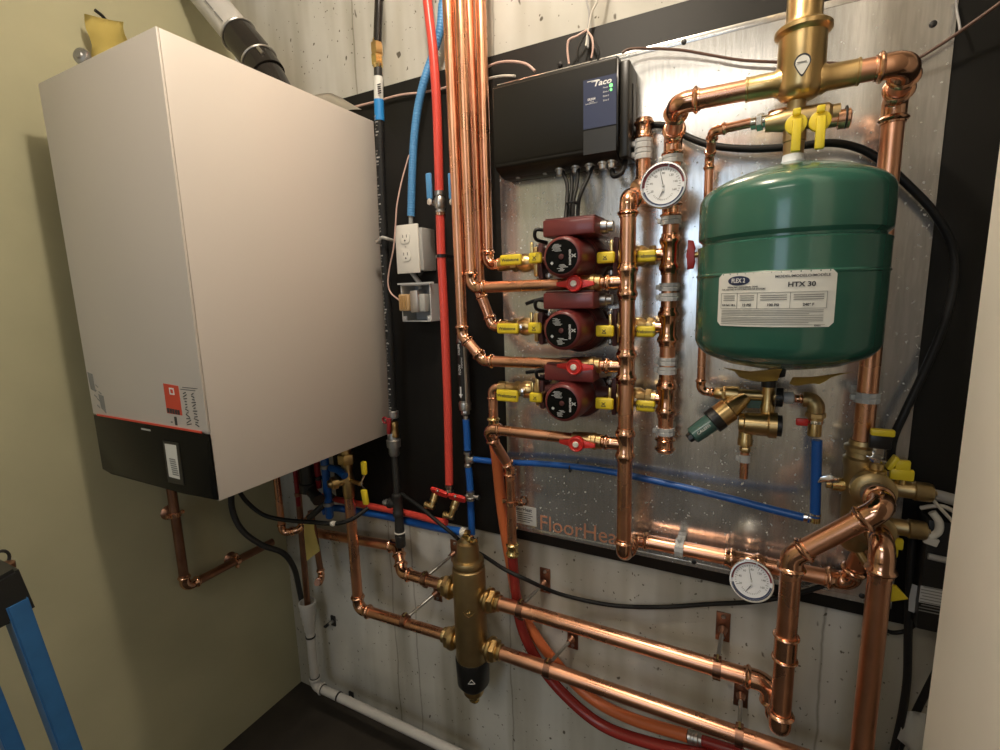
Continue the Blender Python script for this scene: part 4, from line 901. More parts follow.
# plastic heating tubes behind
hose('orange_tube', 'orange plastic heating tube curving down from the lowest pump behind the long pipes', 'tube', [(494, 440, PY), (497, 462, 1.065), (502, 510, 1.075), (510, 560, 1.085), (519, 605, 1.10), (535, 635, 1.105), (558, 665, 1.105), (590, 697, 1.09), (630, 718, 1.075), (688, 736, 1.06)], .0142, ORPEX)
q = at(694, 738, 1.06); d_ = (q-at(640, 721, 1.072)).normalized(); t = thing('tube_coupling', 'ribbed steel coupling on the orange tube at bottom right', 'coupling', q)
MB().lathe(q-d_*.012, d_, [(0, .0128), (0, .0145), (.007, .0145), (.009, .013), (.012, .013), (.014, .0148), (.022, .0148), (.024, .0125), (.030, .0125)], 18).build('sleeve', STEEL, t); MB().lathe(q+d_*.014, d_, [(0, .0118), (.09, .0118)], 16).build('tube', MARPEX, t)
hose('maroon_tube', 'dark red plastic tube curving below the long copper pipes to lower right', 'tube', [(512.5, 555, 1.06), (515, 585, 1.07), (521, 625, 1.075), (536, 658, 1.08), (560, 690, 1.07), (600, 724, 1.06), (650, 743, 1.05), (720, 758, 1.04), (780, 770, 1.03)], .0138, MARPEX)
q = at(512.5, 549, 1.06); t = thing('tube_coupling', 'brass and copper coupling where the dived pipe meets the dark red tube', 'coupling', q)
coupling(t, q, Z, .0128, 1.5, BRASSB, 'sleeve'); MB().lathe(q-Z*.018, Z, [(0, .0132), (.010, .0140), (.016, .0132)], 18).build('ring', COPPERF, t)
q = at(511.5, 503, 1.06); t = thing('pipe_strap', 'small copper strap clamp beside the white sticker', 'strap', q)
MB().lathe(q, Z, [(-.006, .0128), (-.006, .0148), (.006, .0148), (.006, .0128)], 20).build('band', COPPERF, t); MB().box(q+Vector((.022, .004, .001)), (.018, .006, .012), bev=.001).build('ear', COPPERF, t); MB().box(q+Vector((-.020, .002, .001)), (.014, .006, .012), bev=.001).build('ear', COPPERF, t); MB().torus(q+Vector((.030, .012, .006)), Y_, .010, .003, 18, 6).build('bell', COPPERF, t)
hose('black_cable', 'long black cable sagging across the concrete below the mounting board', 'cable', [(402, 494, 1.045), (420, 507, 1.03), (438, 522, 1.018), (452, 533.5, 1.020), (460, 541, 1.045), (468, 547, 1.076), (484, 556, 1.068), (504, 569, 1.038), (525, 579, 1.045), (560, 594, 1.10), (610, 605, 1.126), (660, 607, 1.128), (710, 604, 1.125), (760, 601, 1.108), (810, 590, 1.102), (850, 574, 1.095), (870, 564, 1.09)], .0052, RUBBER)

# ================================================================== left column: gas line
GYq = 1.06
t = thing('gas_line', 'black gas hose in printed black sleeve running down beside the white boiler', 'gas hose', at(396, 540, GYq))
MB().sweep(smooth([roof(380, 0, GYq)]+PX([(379, -25, GYq), (379, 0, GYq), (378, 25, GYq), (377.5, 42, GYq)])), .0105, 16).build('smooth_hose', RUBBERG, t)
q = at(377.5, 54.5, GYq); mb = MB(); hexprof(mb, q, Z, .026, .0155); mb.lathe(q+Z*.026, Z, [(0, .011), (.010, .0095)], 14); mb.build('nut', BRASS, t)
mb = MB(); hexprof(mb, at(377.7, 66.5, GYq), Z, .0275, .0150); mb.lathe(at(378, 69, GYq), Z, [(0, .010), (.010, .0140)], 14); mb.build('nut', BRASSB, t)
MB().sweep(PX([(378, 66, GYq), (378.3, 80, GYq)]), .0105, 16).build('neck', IRON, t)
MB().sweep(PX([(378.3, 77, GYq), (378.8, 101, GYq)]), .0118, 18).build('white_label', LABEL, t)
q = at(378.6, 89, GYq-.0115); mb = MB()
for k in range(5): mb.box(q+Vector((.003, -.0008, .010-.005*k)), (.010, .0014, .0025))
mb.build('print', INK, t)
MB().sweep(PX([(378.8, 100, GYq), (379.6, 121, GYq)]), .0125, 18).build('blue_tape', BTAPE, t)
gl = smooth(PX([(379.3, 117, GYq), (381, 170, GYq), (384, 240, GYq), (387.5, 300, GYq), (390.5, 350, GYq), (393, 412, GYq)]))
ribbed(gl, .0118, .008, .05, RUBBER, 'sleeve', t)
mb = MB(); acc = 0.0
for a_, b_ in zip(gl, gl[1:]):
    L = (b_-a_).length; s_ = 0.0
    while s_ < L:
        if random.random() < .62:
            p = a_.lerp(b_, s_/L); th = random.uniform(-.45, .15); mb.box(p+Vector((math.sin(th)*.0118, -math.cos(th)*.0118, 0)), (random.uniform(.003, .009), .0008, random.uniform(.0012, .004)), rot=Matrix.Rotation(th, 3, 'Z'))
        s_ += .0075
mb.build('print', GREYW, t)
q = at(393.5, 414, GYq); MB().lathe(q, Z, [(-.012, .012), (-.010, .0145), (.008, .0145), (.010, .012)], 18).build('end_ring', GALV, t)
t = thing('gas_valve', 'brass gas valve with dark red handle above the grey iron union', 'valve', at(394, 430, GYq))
mb = MB().lathe(at(394.5, 437, GYq), Z, [(0, .013), (.006, .0145), (.016, .0125), (.030, .0125), (.040, .0145), (.046, .012)], 20); mb.build('body', BRASS, t)
q = at(388, 424, GYq-.022); MB().lathe(q+Y_*.022, (0, -1, 0), [(0, .005), (.022, .005)], 10).build('stem', BRASS, t)
mb = MB().box(q+Vector((.003, 0, -.006)), (.012, .008, .048), rot=Matrix.Rotation(.12, 3, 'Y'), bev=.003); mb.torus(q+Vector((-.010, 0, .010)), Y_, .008, .0032, 18, 8); mb.build('handle', REDD, t)
t = thing('iron_pipe', 'black iron gas pipe with grey union, side plug and capped bottom', 'pipe', at(397, 545, GYq))
zq_ = lambda y: at(395.5, y, GYq).z
gx = at(395.5, 470, GYq).x
mb = MB().lathe((gx, GYq, 0), Z, [(zq_(456), .0125), (zq_(454), .0155), (zq_(447.5), .0155), (zq_(447), .020), (zq_(440), .021), (zq_(439), .017), (zq_(433), .0155), (zq_(431), .013)], 10); mb.build('union', GALV, t)
MB().lathe((gx, GYq, 0), Z, [(zq_(500), .0098), (zq_(452), .0098)], 18).build('tube', IRON, t)
mb = MB().lathe((gx, GYq, 0), Z, [(zq_(516), .014), (zq_(514), .0162), (zq_(511), .0162), (zq_(510), .0145), (zq_(498), .0145), (zq_(497), .0162), (zq_(494), .0162), (zq_(493), .012)], 20); mb.lathe((gx, GYq, zq_(503.5)), (-1, -.15, 0), [(0, .013), (.022, .013), (.023, .0155), (.030, .0155), (.031, .012)], 18); mb.build('tee', IRON, t)
MB().lathe((gx-.030, GYq-.0045, zq_(503.5)), (-1, -.15, 0), [(0, .0115), (.010, .0115), (.012, .0075), (.018, .0075)], 8).build('plug', GALV, t)
MB().lathe((gx+.001, GYq, 0), Z, [(zq_(541), .013), (zq_(540), .0145), (zq_(527), .0142), (zq_(516), .0125), (zq_(510), .0125)], 20).build('nipple', IRON, t)
MB().torus((gx+.001, GYq, zq_(531)), Z, .0142, .0022, 24, 6).build('white_ring', WPLAS, t)
MB().lathe((gx+.001, GYq, 0), Z, [(zq_(545), .013), (zq_(544), .0152), (zq_(534), .0152), (zq_(533), .012)], 18).build('cap', IRON, t)
q = at(377, 240, GYq); t = thing('pipe_strap', 'grey strap holding the black printed gas hose beside the outlet', 'strap', at(386, 240, WB))
MB().sweep(smooth([at(378.5, 241, 1.040), at(382, 237.5, 1.036), at(388, 239, 1.044), at(394, 241, 1.075), at(397, 242, 1.11)]), .0042, 8).build('band', GREYD, t); MB().lathe(at(378, 241.5, 1.042), (-.4, -1, 0), [(-.006, .006), (.006, .006)], 8).build('screw', STEEL, t)

# conduit, outlet, junction box
EY = 1.085
t = thing('blue_conduit', 'ribbed blue flexible conduit curving down to the white wall outlet', 'conduit', at(411, 216, EY))
ribbed(smooth([roof(446, -60, 1.095)]+PX([(445, -25, 1.095), (442.5, 5, 1.095), (440, 30, 1.095), (433, 55, 1.095), (424.5, 80, EY), (418, 108, EY), (414, 140, EY), (412, 180, EY), (411, 216, EY)])), .0105, .0065, .10, ENT, 'tube', t)
MB().sweep(PX([(411, 210, EY), (410.8, 224, EY)]), .0058, 12).build('grey_cable', GREYD, t)
OY = 1.055; oc = at(407, 249, OY); ow = .074; oh = .124
t = thing('wall_outlet', 'white duplex power outlet on a grey box between the gas hose and red tube', 'outlet', (oc.x, WB, oc.z))
MB().box((oc.x+.012, (OY+.006+WB)/2, oc.z-.002), (.068, WB-OY-.006, .108), bev=.003).build('back_box', GREYD, t)
MB().box((oc.x, OY+.003, oc.z), (ow, .006, oh), bev=.002).build('cover_plate', WPLAS, t)
for s in (1, -1):
    o_ = Vector((oc.x-.004, OY-.0002, oc.z+s*.0225+.006))
    r_ = MB().prism([(.0165*math.cos(a_)*1.0, max(-.0145, min(.0145, .0195*math.sin(a_)))) for a_ in [2*math.pi*k/28 for k in range(28)]], o_, X, Z, .0018, bev=.0004).build('receptacle', WPLAS, t)
    mb = MB()
    for dx_ in (-.006, .006): mb.box(o_+Vector((dx_, -.0018, .004)), (.0018, .0006, .0075))
    mb.lathe(o_+Vector((0, -.0016, -.007)), (0, -1, 0), [(0, .0024), (.0006, .0024)], 10); mb.build('slots', INK, r_)
MB().lathe((oc.x-.004, OY-.0002, oc.z+.006), (0, -1, 0), [(0, .0026), (.0010, .002)], 10).build('screw', STEEL, t)
MB().sweep(smooth(PX([(419, 243, 1.09), (424, 250, 1.085), (425, 262, 1.085), (420, 275, 1.095)])), .0055, 10).build('side_cable', BLACKP, t)
JY = 1.055; j0 = at(416, 303, JY)
t = thing('junction_box', 'open grey junction box with a small transformer below the white outlet', 'junction box', (j0.x, WB, j0.z))
jw, jh = .096, .098; mb = MB()
mb.box((j0.x, WB-.003, j0.z), (jw, .006, jh)); 
for s in (-1, 1):
    mb.box((j0.x+s*(jw/2-.0015), (JY+WB)/2, j0.z), (.003, WB-JY, jh)); mb.box((j0.x, (JY+WB)/2, j0.z+s*(jh/2-.0015)), (jw, WB-JY, .003))
mb.build('box', GREYP, t)
for s in (-1, 1): MB().box((j0.x+.004*s+s*.036, JY+.004, j0.z-.040), (.014, .008, .012), bev=.002).build('screw_boss', GREYP, t)
MB().box((j0.x+.002, JY-.001, j0.z+jh/2+.002), (jw+.018, .006, .004)).build('flange', GREYP, t)
tr = thing('transformer', 'small tan and grey transformer mounted inside the open junction box', 'transformer', (j0.x-.01, JY+.02, j0.z))
q = j0+Vector((-.004, -.018, .004)); MB().box(q+Vector((.012, .02, 0)), (.024, .044, .056), bev=.002).build('core', STEEL, tr); MB().box(q+Vector((.030, .026, -.004)), (.020, .036, .046), bev=.002).build('frame', GREYD, tr)
MB().box(q+Vector((-.020, .016, -.002)), (.034, .040, .044), bev=.004).build('winding', TAN, tr); mb = MB()
for k in range(4): mb.box(q+Vector((-.029+.006*k, -.005, -.002)), (.002, .002, .034))
mb.build('terminal', BRASS, tr)
hose('white_wire', 'thin white wire drooping from the blue conduit to the transformer', 'wire', [(409, 155, 1.07), (402, 180, 1.06), (397, 205, 1.045), (395.5, 225, 1.04), (393.5, 248, 1.04), (389.5, 268, 1.045), (388, 283, 1.045), (391, 293, 1.045), (399, 300, 1.042)], .0019, PINKW)
hose('grey_cable', 'short grey cable linking the outlet box and the junction box', 'cable', [(411, 271, 1.095), (415, 277, 1.095), (420, 284, 1.095), (421, 290, 1.09)], .0065, GREYD)

# red tube
t = thing('red_tube', 'long straight red plastic tube hanging down past the outlet', 'tube', at(449, 486, 1.075))
RYt = 1.065
MB().sweep(smooth([roof(423, -60, RYt)]+PX([(426, -25, RYt), (428.5, 10, RYt), (433, 50, RYt), (436.5, 100, RYt), (438.3, 150, RYt), (439.3, 195, RYt)])), .0112, 18).build('tube', REDPEX, t)
MB().sweep(smooth(PX([(440, 212, RYt), (441.5, 260, RYt), (444.5, 320, RYt), (447.5, 400, RYt), (449, 470, RYt), (449.3, 484, RYt)])), .0112, 18).build('tube', REDPEX, t)
for k, (hx, m_) in enumerate(((0, RYt), (1, 1.085))):
    q = at(440 if k == 0 else 462, 203, m_); 
    v = thing('ball_valve', ['brass ball valve with blue lever on the red tube, above the outlet', 'blue-levered valve mostly hidden behind the copper risers'][k], 'valve', q, None)
    MB().lathe(q-Z*.030, Z, [(0, .0095), (.004, .0125), (.012, .0125), (.014, .010), (.020, .0135), (.040, .0135), (.046, .010), (.048, .0125), (.058, .0125), (.060, .0095)], 18).build('body', STEEL if k == 0 else BRASS, v)
    MB().lathe(q-Z*.030, Z, [(0, .0120), (.006, .0126), (.010, .0120)], 18).build('crimp_ring', COPPERF, v)
    hq = q+Vector((-.014, -.022, .0)); MB().lathe(q+Vector((-.008, 0, 0)), (-.15, -1, 0), [(.008, .007), (.024, .007), (.025, .0085), (.029, .0085), (.030, .004)], 6).build('stem_nut', CHROME, v)
    MB().box(hq+Vector((-.001, 0, .038)), (.016, .008, .062), bev=.0036, bseg=3).build('lever', ENT, v)
q = at(441.5, 256, RYt); t = thing('tube_clip', 'black clip around the red tube just below the outlet', 'clip', at(441.5, 256, WB))
MB().lathe(q, Z, [(-.004, .0112), (-.004, .0128), (.004, .0128), (.004, .0112)], 18).build('band', BLACKP, t); MB().box(q+Vector((-.016, .010, 0)), (.012, .012, .008), bev=.002).build('ear', GREYD, t); MB().box((q.x, (q.y+WB)/2+.005, q.z), (.008, WB-q.y-.012, .008)).build('foot', BLACKP, t)

# arrestor and blue vertical
t = thing('backflow_filter', 'silver cylinder with black arrow label hanging behind the copper returns', 'filter', at(465, 412, 1.085))
AY = 1.085; ax0 = at(464, 380, AY).x; za_ = lambda y: at(464, y, AY).z
MB().lathe((ax0, AY, 0), Z, [(za_(411), .0075), (za_(409.5), .016), (za_(403), .0175), (za_(402), .0165), (za_(402), .0150), (za_(335), .0150), (za_(333), .010)], 24).build('cylinder', STEEL, t)
la = []
mb = MB(); N = 12
for k in range(N+1):
    a_ = math.radians(-85+122*k/N); la.append((ax0+math.sin(a_)*.0156, AY-math.cos(a_)*.0156))
vs = [[mb.bm.verts.new((x_, y_, z_)) for x_, y_ in la] for z_ in (za_(400), za_(342))]
for k in range(N): mb.bm.faces.new((vs[0][k], vs[0][k+1], vs[1][k+1], vs[1][k]))
lbq = mb.build('black_label', BLACKP, t)
ay = AY-.0168
MB().prism([(-.002, .020), (-.002, 0), (-.006, 0), (0, -.011), (.006, 0), (.002, 0), (.002, .020)], (ax0-.001, ay, za_(393)), X, Z, .0005).build('arrow', WINK, lbq)
text('print', 'FLOW', .007, (ax0-.001, ay-.0004, za_(369)), Z, -X, WINK, lbq)
text('print', 'HYDRONIC', .004, (ax0+.006, ay-.0002, za_(362)), Z, -X, WINK, lbq); text('print', 'CALEFFI', .006, (ax0-.001, ay-.0004, za_(349)), Z, -X, WINK, lbq)
mb = MB(); hexprof(mb, (ax0, AY, za_(414.5)), Z, .012, .012, 8); mb.lathe((ax0+.001, AY, za_(424)), Z, [(0, .0085), (.004, .0085), (.012, .0075), (.024, .0075)], 14); mb.build('nipple', STEEL, t)
hose('blue_tube', 'vertical blue plastic tube below the silver filter cylinder', 'tube', [(466, 419, AY), (467, 435, AY), (467.5, 450, AY)], .0098, BLUEPEX)
q = at(467.8, 459, AY); t = thing('tube_tee', 'small metal tee where the vertical blue tube meets the long blue tube', 'fitting', q)
mb = MB().lathe(q-Z*.022, Z, [(0, .008), (.001, .0108), (.007, .0108), (.009, .0075), (.014, .0075), (.022, .0085), (.030, .0075), (.035, .0075), (.037, .0108), (.043, .0108), (.044, .008)], 16); mb.lathe(q, X, [(0, .0075), (.012, .0075), (.013, .0100), (.020, .0100), (.021, .008)], 14); mb.build('body', STEEL, t)
hose('blue_tube', 'lower vertical blue plastic tube running down behind the brass separator top', 'tube', [(468.5, 467, AY), (470, 485, AY), (471, 510, AY), (472, 534, AY)], .0098, BLUEPEX)
# red valve cluster
for k, (hx, hy, vx_, vy_, ex_, ey_, l_) in enumerate(((439.5, 491.5, 436, 493, 431, 508, 'left of two red-levered brass angle valves under the red tube'), (457, 497, 457.5, 498, 450, 518, 'right of two red-levered brass angle valves, beside the lower blue tube'))):
    q = at(vx_, vy_, 1.06); e_ = at(ex_, ey_, 1.045)
    v = thing('angle_valve', l_, 'valve', e_, 'red-levered angle valves')
    d_ = (e_-q).normalized(); L = (e_-q).length
    mb = MB().lathe(q, d_, [(-.004, .009), (0, .0115), (L*.35, .0115), (L*.36, .0100), (L*.42, .0115), (L*.52, .0115), (L*.53, .0085), (L*.95, .0080)], 16); mb.lathe(e_-d_*.004, (-1, 0, .12) if k else (-1, 0, .15), [(-.009, .0075), (.012, .0085), (.014, .0105), (.020, .0105), (.021, .0075)], 14); mb.build('body', BRASS, v)
    hd = (at(hx+14, hy+5, 1.03)-at(hx-14, hy-5 if k == 0 else hy-2, 1.03)).normalized(); hq = at(hx, hy, 1.033)
    MB().lathe(Vector((q.x, q.y, q.z)), hq-q, [(0, .006), ((hq-q).length, .0055)], 10).build('stem', BRASS, v)
    MB().prism([(x_*.72, y_*1.15) for x_, y_ in ((-.036, -.005), (-.030, -.009), (-.012, -.006), (0, -.010), (.012, -.006), (.030, -.009), (.036, -.005), (.036, .006), (.030, .008), (.012, .006), (0, .009), (-.012, .006), (-.030, .008), (-.036, .006))], hq+Vector((0, .004, 0)), hd, Vector((0, -.5, 1)), .009, bev=.0025).build('lever', RED, v)
    MB().lathe(hq-Vector((0, .006, -.004)), (0, -.8, .6), [(0, .0045), (.004, .0035)], 8).build('lever_nut', CHROME, v)
for px_, py_, nm, lb_ in ((449.3, 489, 'crimp', 'steel end fitting at the bottom of the red tube'), (470.5, 496, 'crimp', 'steel union on the lower vertical blue tube, beside the red levers')):
    q = at(px_, py_, 1.075); t = thing('tube_fitting', lb_, 'fitting', q); MB().lathe(q-Z*.014, Z, [(0, .008), (.002, .012), (.010, .0125), (.012, .0095), (.018, .0095), (.020, .0118), (.027, .0118), (.028, .009)], 16).build('sleeve', STEEL, t)
    if px_ > 460: MB().lathe(q, X, [(.006, .005), (.020, .005), (.021, .007), (.027, .007)], 10).build('bleed_screw', STEEL, t); MB().lathe(q, (-.6, -1, .1), [(.006, .006), (.018, .006)], 10).build('port', STEEL, t)
hose('red_tube', 'red plastic tube running left along the board bottom to the boiler', 'tube', [(446, 523, 1.045), (430, 519, 1.055), (408, 513.5, 1.085), (380, 508, 1.09), (350, 502, 1.08), (325, 497, 1.07), (312, 494, 1.05)], .0100, REDPEX)
hose('blue_tube', 'blue plastic tube running left under the red one to the boiler', 'tube', [(463, 532, 1.04), (445, 529, 1.048), (415, 523, 1.085), (385, 516, 1.092), (355, 511, 1.085), (335, 508, 1.06), (322, 512, 1.03)], .0112, BLUEPEX)
q = at(463, 532, 1.04); t = thing('tube_end', 'white collar on the end of the blue tube beside the separator vent', 'fitting', q); MB().lathe(q, (q-at(450, 530, 1.044)), [(-.004, .0118), (.006, .0118), (.007, .009), (.010, .009)], 14).build('collar', WPLAS, t); MB().lathe(q, (q-at(450, 530, 1.044)), [(.009, .008), (.020, .008)], 12).build('spigot', BRASS, t)

# ================================================================== brass purge manifold at the right
MYr = 1.045
t = thing('purge_manifold', 'cast brass manifold at lower right with capped drains and yellow handles', 'manifold', at(868, 540, MYr))
mx_ = v3x; zm = lambda y: at(862, y, MYr).z
mb = MB().lathe((mx_, MYr, 0), Z, [(zm(550), .016), (zm(546), .022), (zm(540), .0225), (zm(538), .0245), (zm(470), .0245), (zm(462), .028), (zm(458), .028), (zm(456), .0235), (zm(451), .0230), (zm(450), .0275), (zm(446), .0275), (zm(444), .021), (zm(440), .0195)], 28)
mb.lathe((un.x, MYr-.01, un.z), (0, -1, 0), [(0, .026), (.020, .026), (.022, .032), (.028, .0335), (.042, .0335), (.045, .030), (.048, .0225)], 28)
lo = at(872, 532, 1.0); mb.lathe((v2x-.002, MYr-.005, at(878, 543, V2Y).z), (0, -1, 0), [(0, .025), (.018, .025), (.020, .030), (.030, .030), (.034, .024)], 28)
mb.build('body', BRASSD, t)
MB().lathe((un.x, MYr-.054, un.z), (0, -1, 0), [(0, .0205), (.006, .0205), (.012, .0195), (.014, .0185)], 28).build('gasket', STEEL, t)
for k, (nx, ny, cap_) in enumerate(((892, 488, 913), (886, 525, 907))):
    q = at(nx, ny, MYr); c0 = at(cap_, ny+3, MYr)
    L = c0.x-mx_; n_ = MB().lathe((mx_+.01, MYr, q.z), X, [(0, .0165), (.030, .0165), (.032, .0145), (L-.012, .0145), (L-.010, .0155)], 20).build('drain_port', BRASSD, t)
    mb = MB(); RR = [(0, .0150), (.002, .0170), (.022, .0165), (.026, .0150), (.028, .011)]; mb.lathe((c0.x, MYr, q.z), X, RR, 14); mb.lathe((c0.x+.028, MYr, q.z), X, [(0, .004), (.004, .004)], 10); mb.build('drain_cap', BRASSD, t)
    s = 1 if k == 0 else -1; hx_ = at(899 if k == 0 else 892, ny, MYr).x
    MB().lathe((hx_, MYr-.002, q.z+s*.012), (0, -.15, s), [(0, .009), (.010, .008)], 12).build('stem', BRASSB, t)
    h = MB().box((hx_, MYr-.006, q.z+s*.029), (.034, .012, .020), bev=.003); h.box((hx_, MYr-.006, q.z+s*.046), (.022, .010, .018), bev=.003); h.box((hx_-.014, MYr-.004, q.z+s*.048), (.008, .020, .026), rot=Matrix.Rotation(.45*s, 3, 'Y'), bev=.002); h.build('handle', YELLOW, t)
# lever of the upper branch
q = at(880, 472, .985)
MB().lathe((q.x, MYr-.030, un.z+.024), Z, [(0, .016), (.010, .0155), (.012, .011), (.022, .011)], 18).build('stem_boss', BRASS, t)
mb = MB(); hexprof(mb, (q.x-.001, MYr-.030, un.z+.046), Z, .008, .009); mb.build('stem_nut', CHROME, t)
lv = MB().box((q.x-.003, MYr-.034, un.z+.056), (.030, .018, .0035), rot=Matrix.Rotation(.25, 3, 'Y'), bev=.001); lv.box((q.x+.001, MYr-.028, un.z+.070), (.016, .0035, .030), bev=.001); lv.build('lever', CHROME, t)
MB().box((q.x+.003, MYr-.026, un.z+.084), (.032, .012, .026), bev=.003).build('lever_grip', BLACKP, t)
MB().box((q.x+.004, MYr-.030, un.z+.101), (.034, .014, .012), bev=.003).build('lever_tip', YELLOW, t)
q = at(888, 590, 1.03); MB().prism([(-.016, .012), (.010, .014), (.028, -.006), (.004, -.018), (-.016, -.008)], q, X, Z, .008, bev=.002).build('lower_handle', YELLOW, t)
MB().sweep([q+Vector((-.010, -.004, .004)), Vector((mx_, MYr, zm(545)))], .007, 10).build('lower_stem', BRASS, t)
# drain tap at the left
q = at(838, 484, MYr); mb = MB().lathe((mx_-.02, MYr, q.z), -X, [(0, .013), (.020, .013), (.022, .010), (mx_-.02-at(826, 482, MYr).x, .010)], 14); mb.build('side_tap', BRASSB, t)
q = at(829, 480, MYr-.014); MB().prism([(-.018, -.006), (-.006, -.004), (0, .004), (.006, -.004), (.018, .002), (.014, .008), (0, .012), (-.014, .006)], q, X, Z, .006, bev=.0015).build('tap_handle', CHROME, t); MB().lathe(q+Y_*.014, (0, -1, 0), [(0, .005), (.016, .005)], 8).build('tap_stem', CHROME, t)

# cables on the right
hose('black_cable', 'thick black cable draped behind the tank and down the right board edge', 'cable', [(629, 141, 1.105), (640, 132, 1.1085), (655, 125, 1.10), (672, 128, 1.09), (690, 138, 1.085), (715, 146, 1.075), (750, 149, 1.07), (790, 147, 1.07), (830, 143, 1.075), (858, 148, 1.085), (880, 160, 1.09), (905, 182, 1.085), (935, 214, 1.09), (953, 250, 1.095), (953, 290, 1.095), (940, 335, 1.09), (921, 378, 1.085), (905, 412, 1.075), (893, 440, 1.075), (890, 470, 1.085)], .0066, RUBBER)
hose('black_cable', 'black cable from relay box curling under its right corner', 'cable', [(612, 170, 1.07), (614, 176, 1.06), (622, 172, 1.06), (626, 158, 1.085), (627, 147, 1.10)], .0055, RUBBER)
hose('black_cable', 'vertical black cable dropping beneath the board right of the thick copper pipe', 'cable', [(914, 528, 1.09), (911, 560, 1.085), (909, 600, 1.08), (908, 640, 1.08), (907, 680, 1.08), (902, 715, 1.08), (893, 755, 1.08)], .0068, RUBBER)
hose('black_cable', 'black cable slanting down to the left beside the pale wall', 'cable', [(950, 640, 1.125), (938, 668, 1.125), (922, 700, 1.125), (905, 735, 1.125), (892, 765, 1.125)], .0066, RUBBER)
hose('black_cable', 'thin black cable loop under the board behind the thick copper pipe', 'cable', [(872, 610, 1.10), (878, 624, 1.105), (890, 632, 1.11), (905, 631, 1.11), (918, 622, 1.10)], .0040, RUBBER)
bxc = at(934, 592, 1.05)
t = thing('black_control', 'black plastic electrical box with pale printed label at lower right of the board', 'electrical box', (bxc.x, WB, bxc.z))
z1_, z0_ = at(930, 520, 1.05).z, at(930, 632, 1.05).z; x0_ = at(920, 592, 1.05).x
MB().box((x0_+.09, (1.05+WB)/2, (z1_+z0_)/2), (.18, WB-1.05, z1_-z0_), bev=.004).build('housing', BLACKP, t)
l0 = at(921, 583, 1.0495); l1 = at(946, 608, 1.0495)
lb2 = MB().box(((l0.x+l1.x)/2, 1.0496, (l0.z+l1.z)/2-.002), (l1.x-l0.x, .0008, l0.z-l1.z-.006)).build('label', GREYP, t)
mb = MB()
for k in range(9): mb.box(((l0.x+l1.x)/2-.002, 1.0490, l0.z-.006-k*.0058), ((l1.x-l0.x)*(.84 if k % 3 else .7), .0004, .0018))
mb.build('print', GINK, lb2)
q = at(912.5, 598, 1.068); MB().prism([(-.004, -.026), (.006, -.028), (.004, .0), (.006, .026), (-.003, .028), (-.005, 0)], q, X, Z, .0015).build('white_tag', GREYP, t)
for k, (c_, r_, m_, l_) in enumerate(((((927, 493, 1.06), (940, 496, 1.06), (965, 503, 1.05)), .010, GREYW, 'thick grey cable entering from behind the pale wall'), (((921, 508, 1.06), (933, 506, 1.05), (945, 507, 1.05), (960, 515, 1.05)), .0035, WHITEW, 'upper thin white wire above the black electrical box'), (((933, 500, 1.045), (942, 510, 1.045), (955, 524, 1.045)), .0028, WHITEW, 'slanting thin white wire above the black electrical box'), (((932, 512, 1.05), (939, 522, 1.048), (938, 532, 1.046), (930, 537, 1.045)), .0062, WPLAS, 'curved white cable end above the black electrical box'), (((928, 556, 1.045), (936, 558, 1.044), (950, 561, 1.044)), .0055, GREYW, 'pale cable with ring end across the black electrical box'))):
    hose('wire', l_, 'wire', c_, r_, m_)
q = at(931, 541, 1.044); tag(MB().box(q, (.020, .008, .014), rot=Matrix.Rotation(.25, 3, 'Y'), bev=.002).build('wire_connector', WPLAS), 'small white wire connector above the pale printed label', 'connector')
paper('paper_tag', 'white printed cable tag hanging at the bottom right beside the pale wall', 'tag', PX([(905, 712, 1.085), (926, 714, 1.085), (921, 762, 1.07), (897, 738, 1.07)]), LABEL, lift=.005, seed=6)
# ================================================================== under the boiler
UX = -1.488
pa, pb_, pc_ = onX(168, 488, UX), onX(188.5, 586, UX), onX(273, 547, UX); pa.y = (pa.y+pb_.y)/2; pb_.y = pa.y; pc_.z = pb_.z
pipe('copper_pipe', 'tarnished copper pipe running down and back along the green wall below the boiler', 'pipe', [Vector((UX, pa.y, bz0+.004)), pb_, pc_], .0130, COPPERD, COPPERF)
for px_, py_, d_, l_ in ((171, 516, Z, 'copper bell hanger on the upright pipe on the green wall'), (237, 562, Y_, 'copper bell hanger on the level pipe low on the green wall')):
    q = onX(px_, py_, UX); q = Vector((UX, pa.y, q.z)) if d_ == Z else Vector((UX, q.y, pb_.z))
    t = thing('bell_hanger', l_, 'hanger', (LX, q.y, q.z)); MB().lathe(q, d_, [(-.007, .0134), (-.007, .0155), (.007, .0155), (.007, .0134)], 20).build('ring', COPPERF, t)
    MB().lathe((LX, q.y, q.z), X, [(0, .022), (.004, .020), (.010, .011), (.022, .009)], 16).build('bell', COPPERD, t); s_ = Y_ if d_ == Z else Z
    for k in (-1, 1): MB().box(q+s_*k*.020, (.010, .010, .010), bev=.001).build('ear', COPPERF, t)
BYb = .96
def up(px, py, Y): p = at(px, py, Y); return Vector((p.x, Y, bz0-.006))
p1_ = at(281, 533, BYb)
t = pipe('copper_pipe', 'short copper pipe under the boiler turning toward the yellow paper strip', 'pipe', [up(280, 510, BYb), Vector((up(280, 510, BYb).x, BYb, p1_.z)), Vector((at(300, 533, .99).x, .985, p1_.z+.010)), Vector((at(312, 520, 1.03).x, 1.03, p1_.z+.045))], .0105, COPPER, COPPERF, sl=1.4)
q = at(279, 482, BYb); q = Vector((up(280, 510, BYb).x, BYb, bz0-.09)); mb = MB(); hexprof(mb, q, Z, .022, .019); mb.lathe(q-Z*.016, Z, [(0, .0125), (.018, .014)], 16); mb.build('nut', BRASS, t)
q = at(318, 520, 1.03)
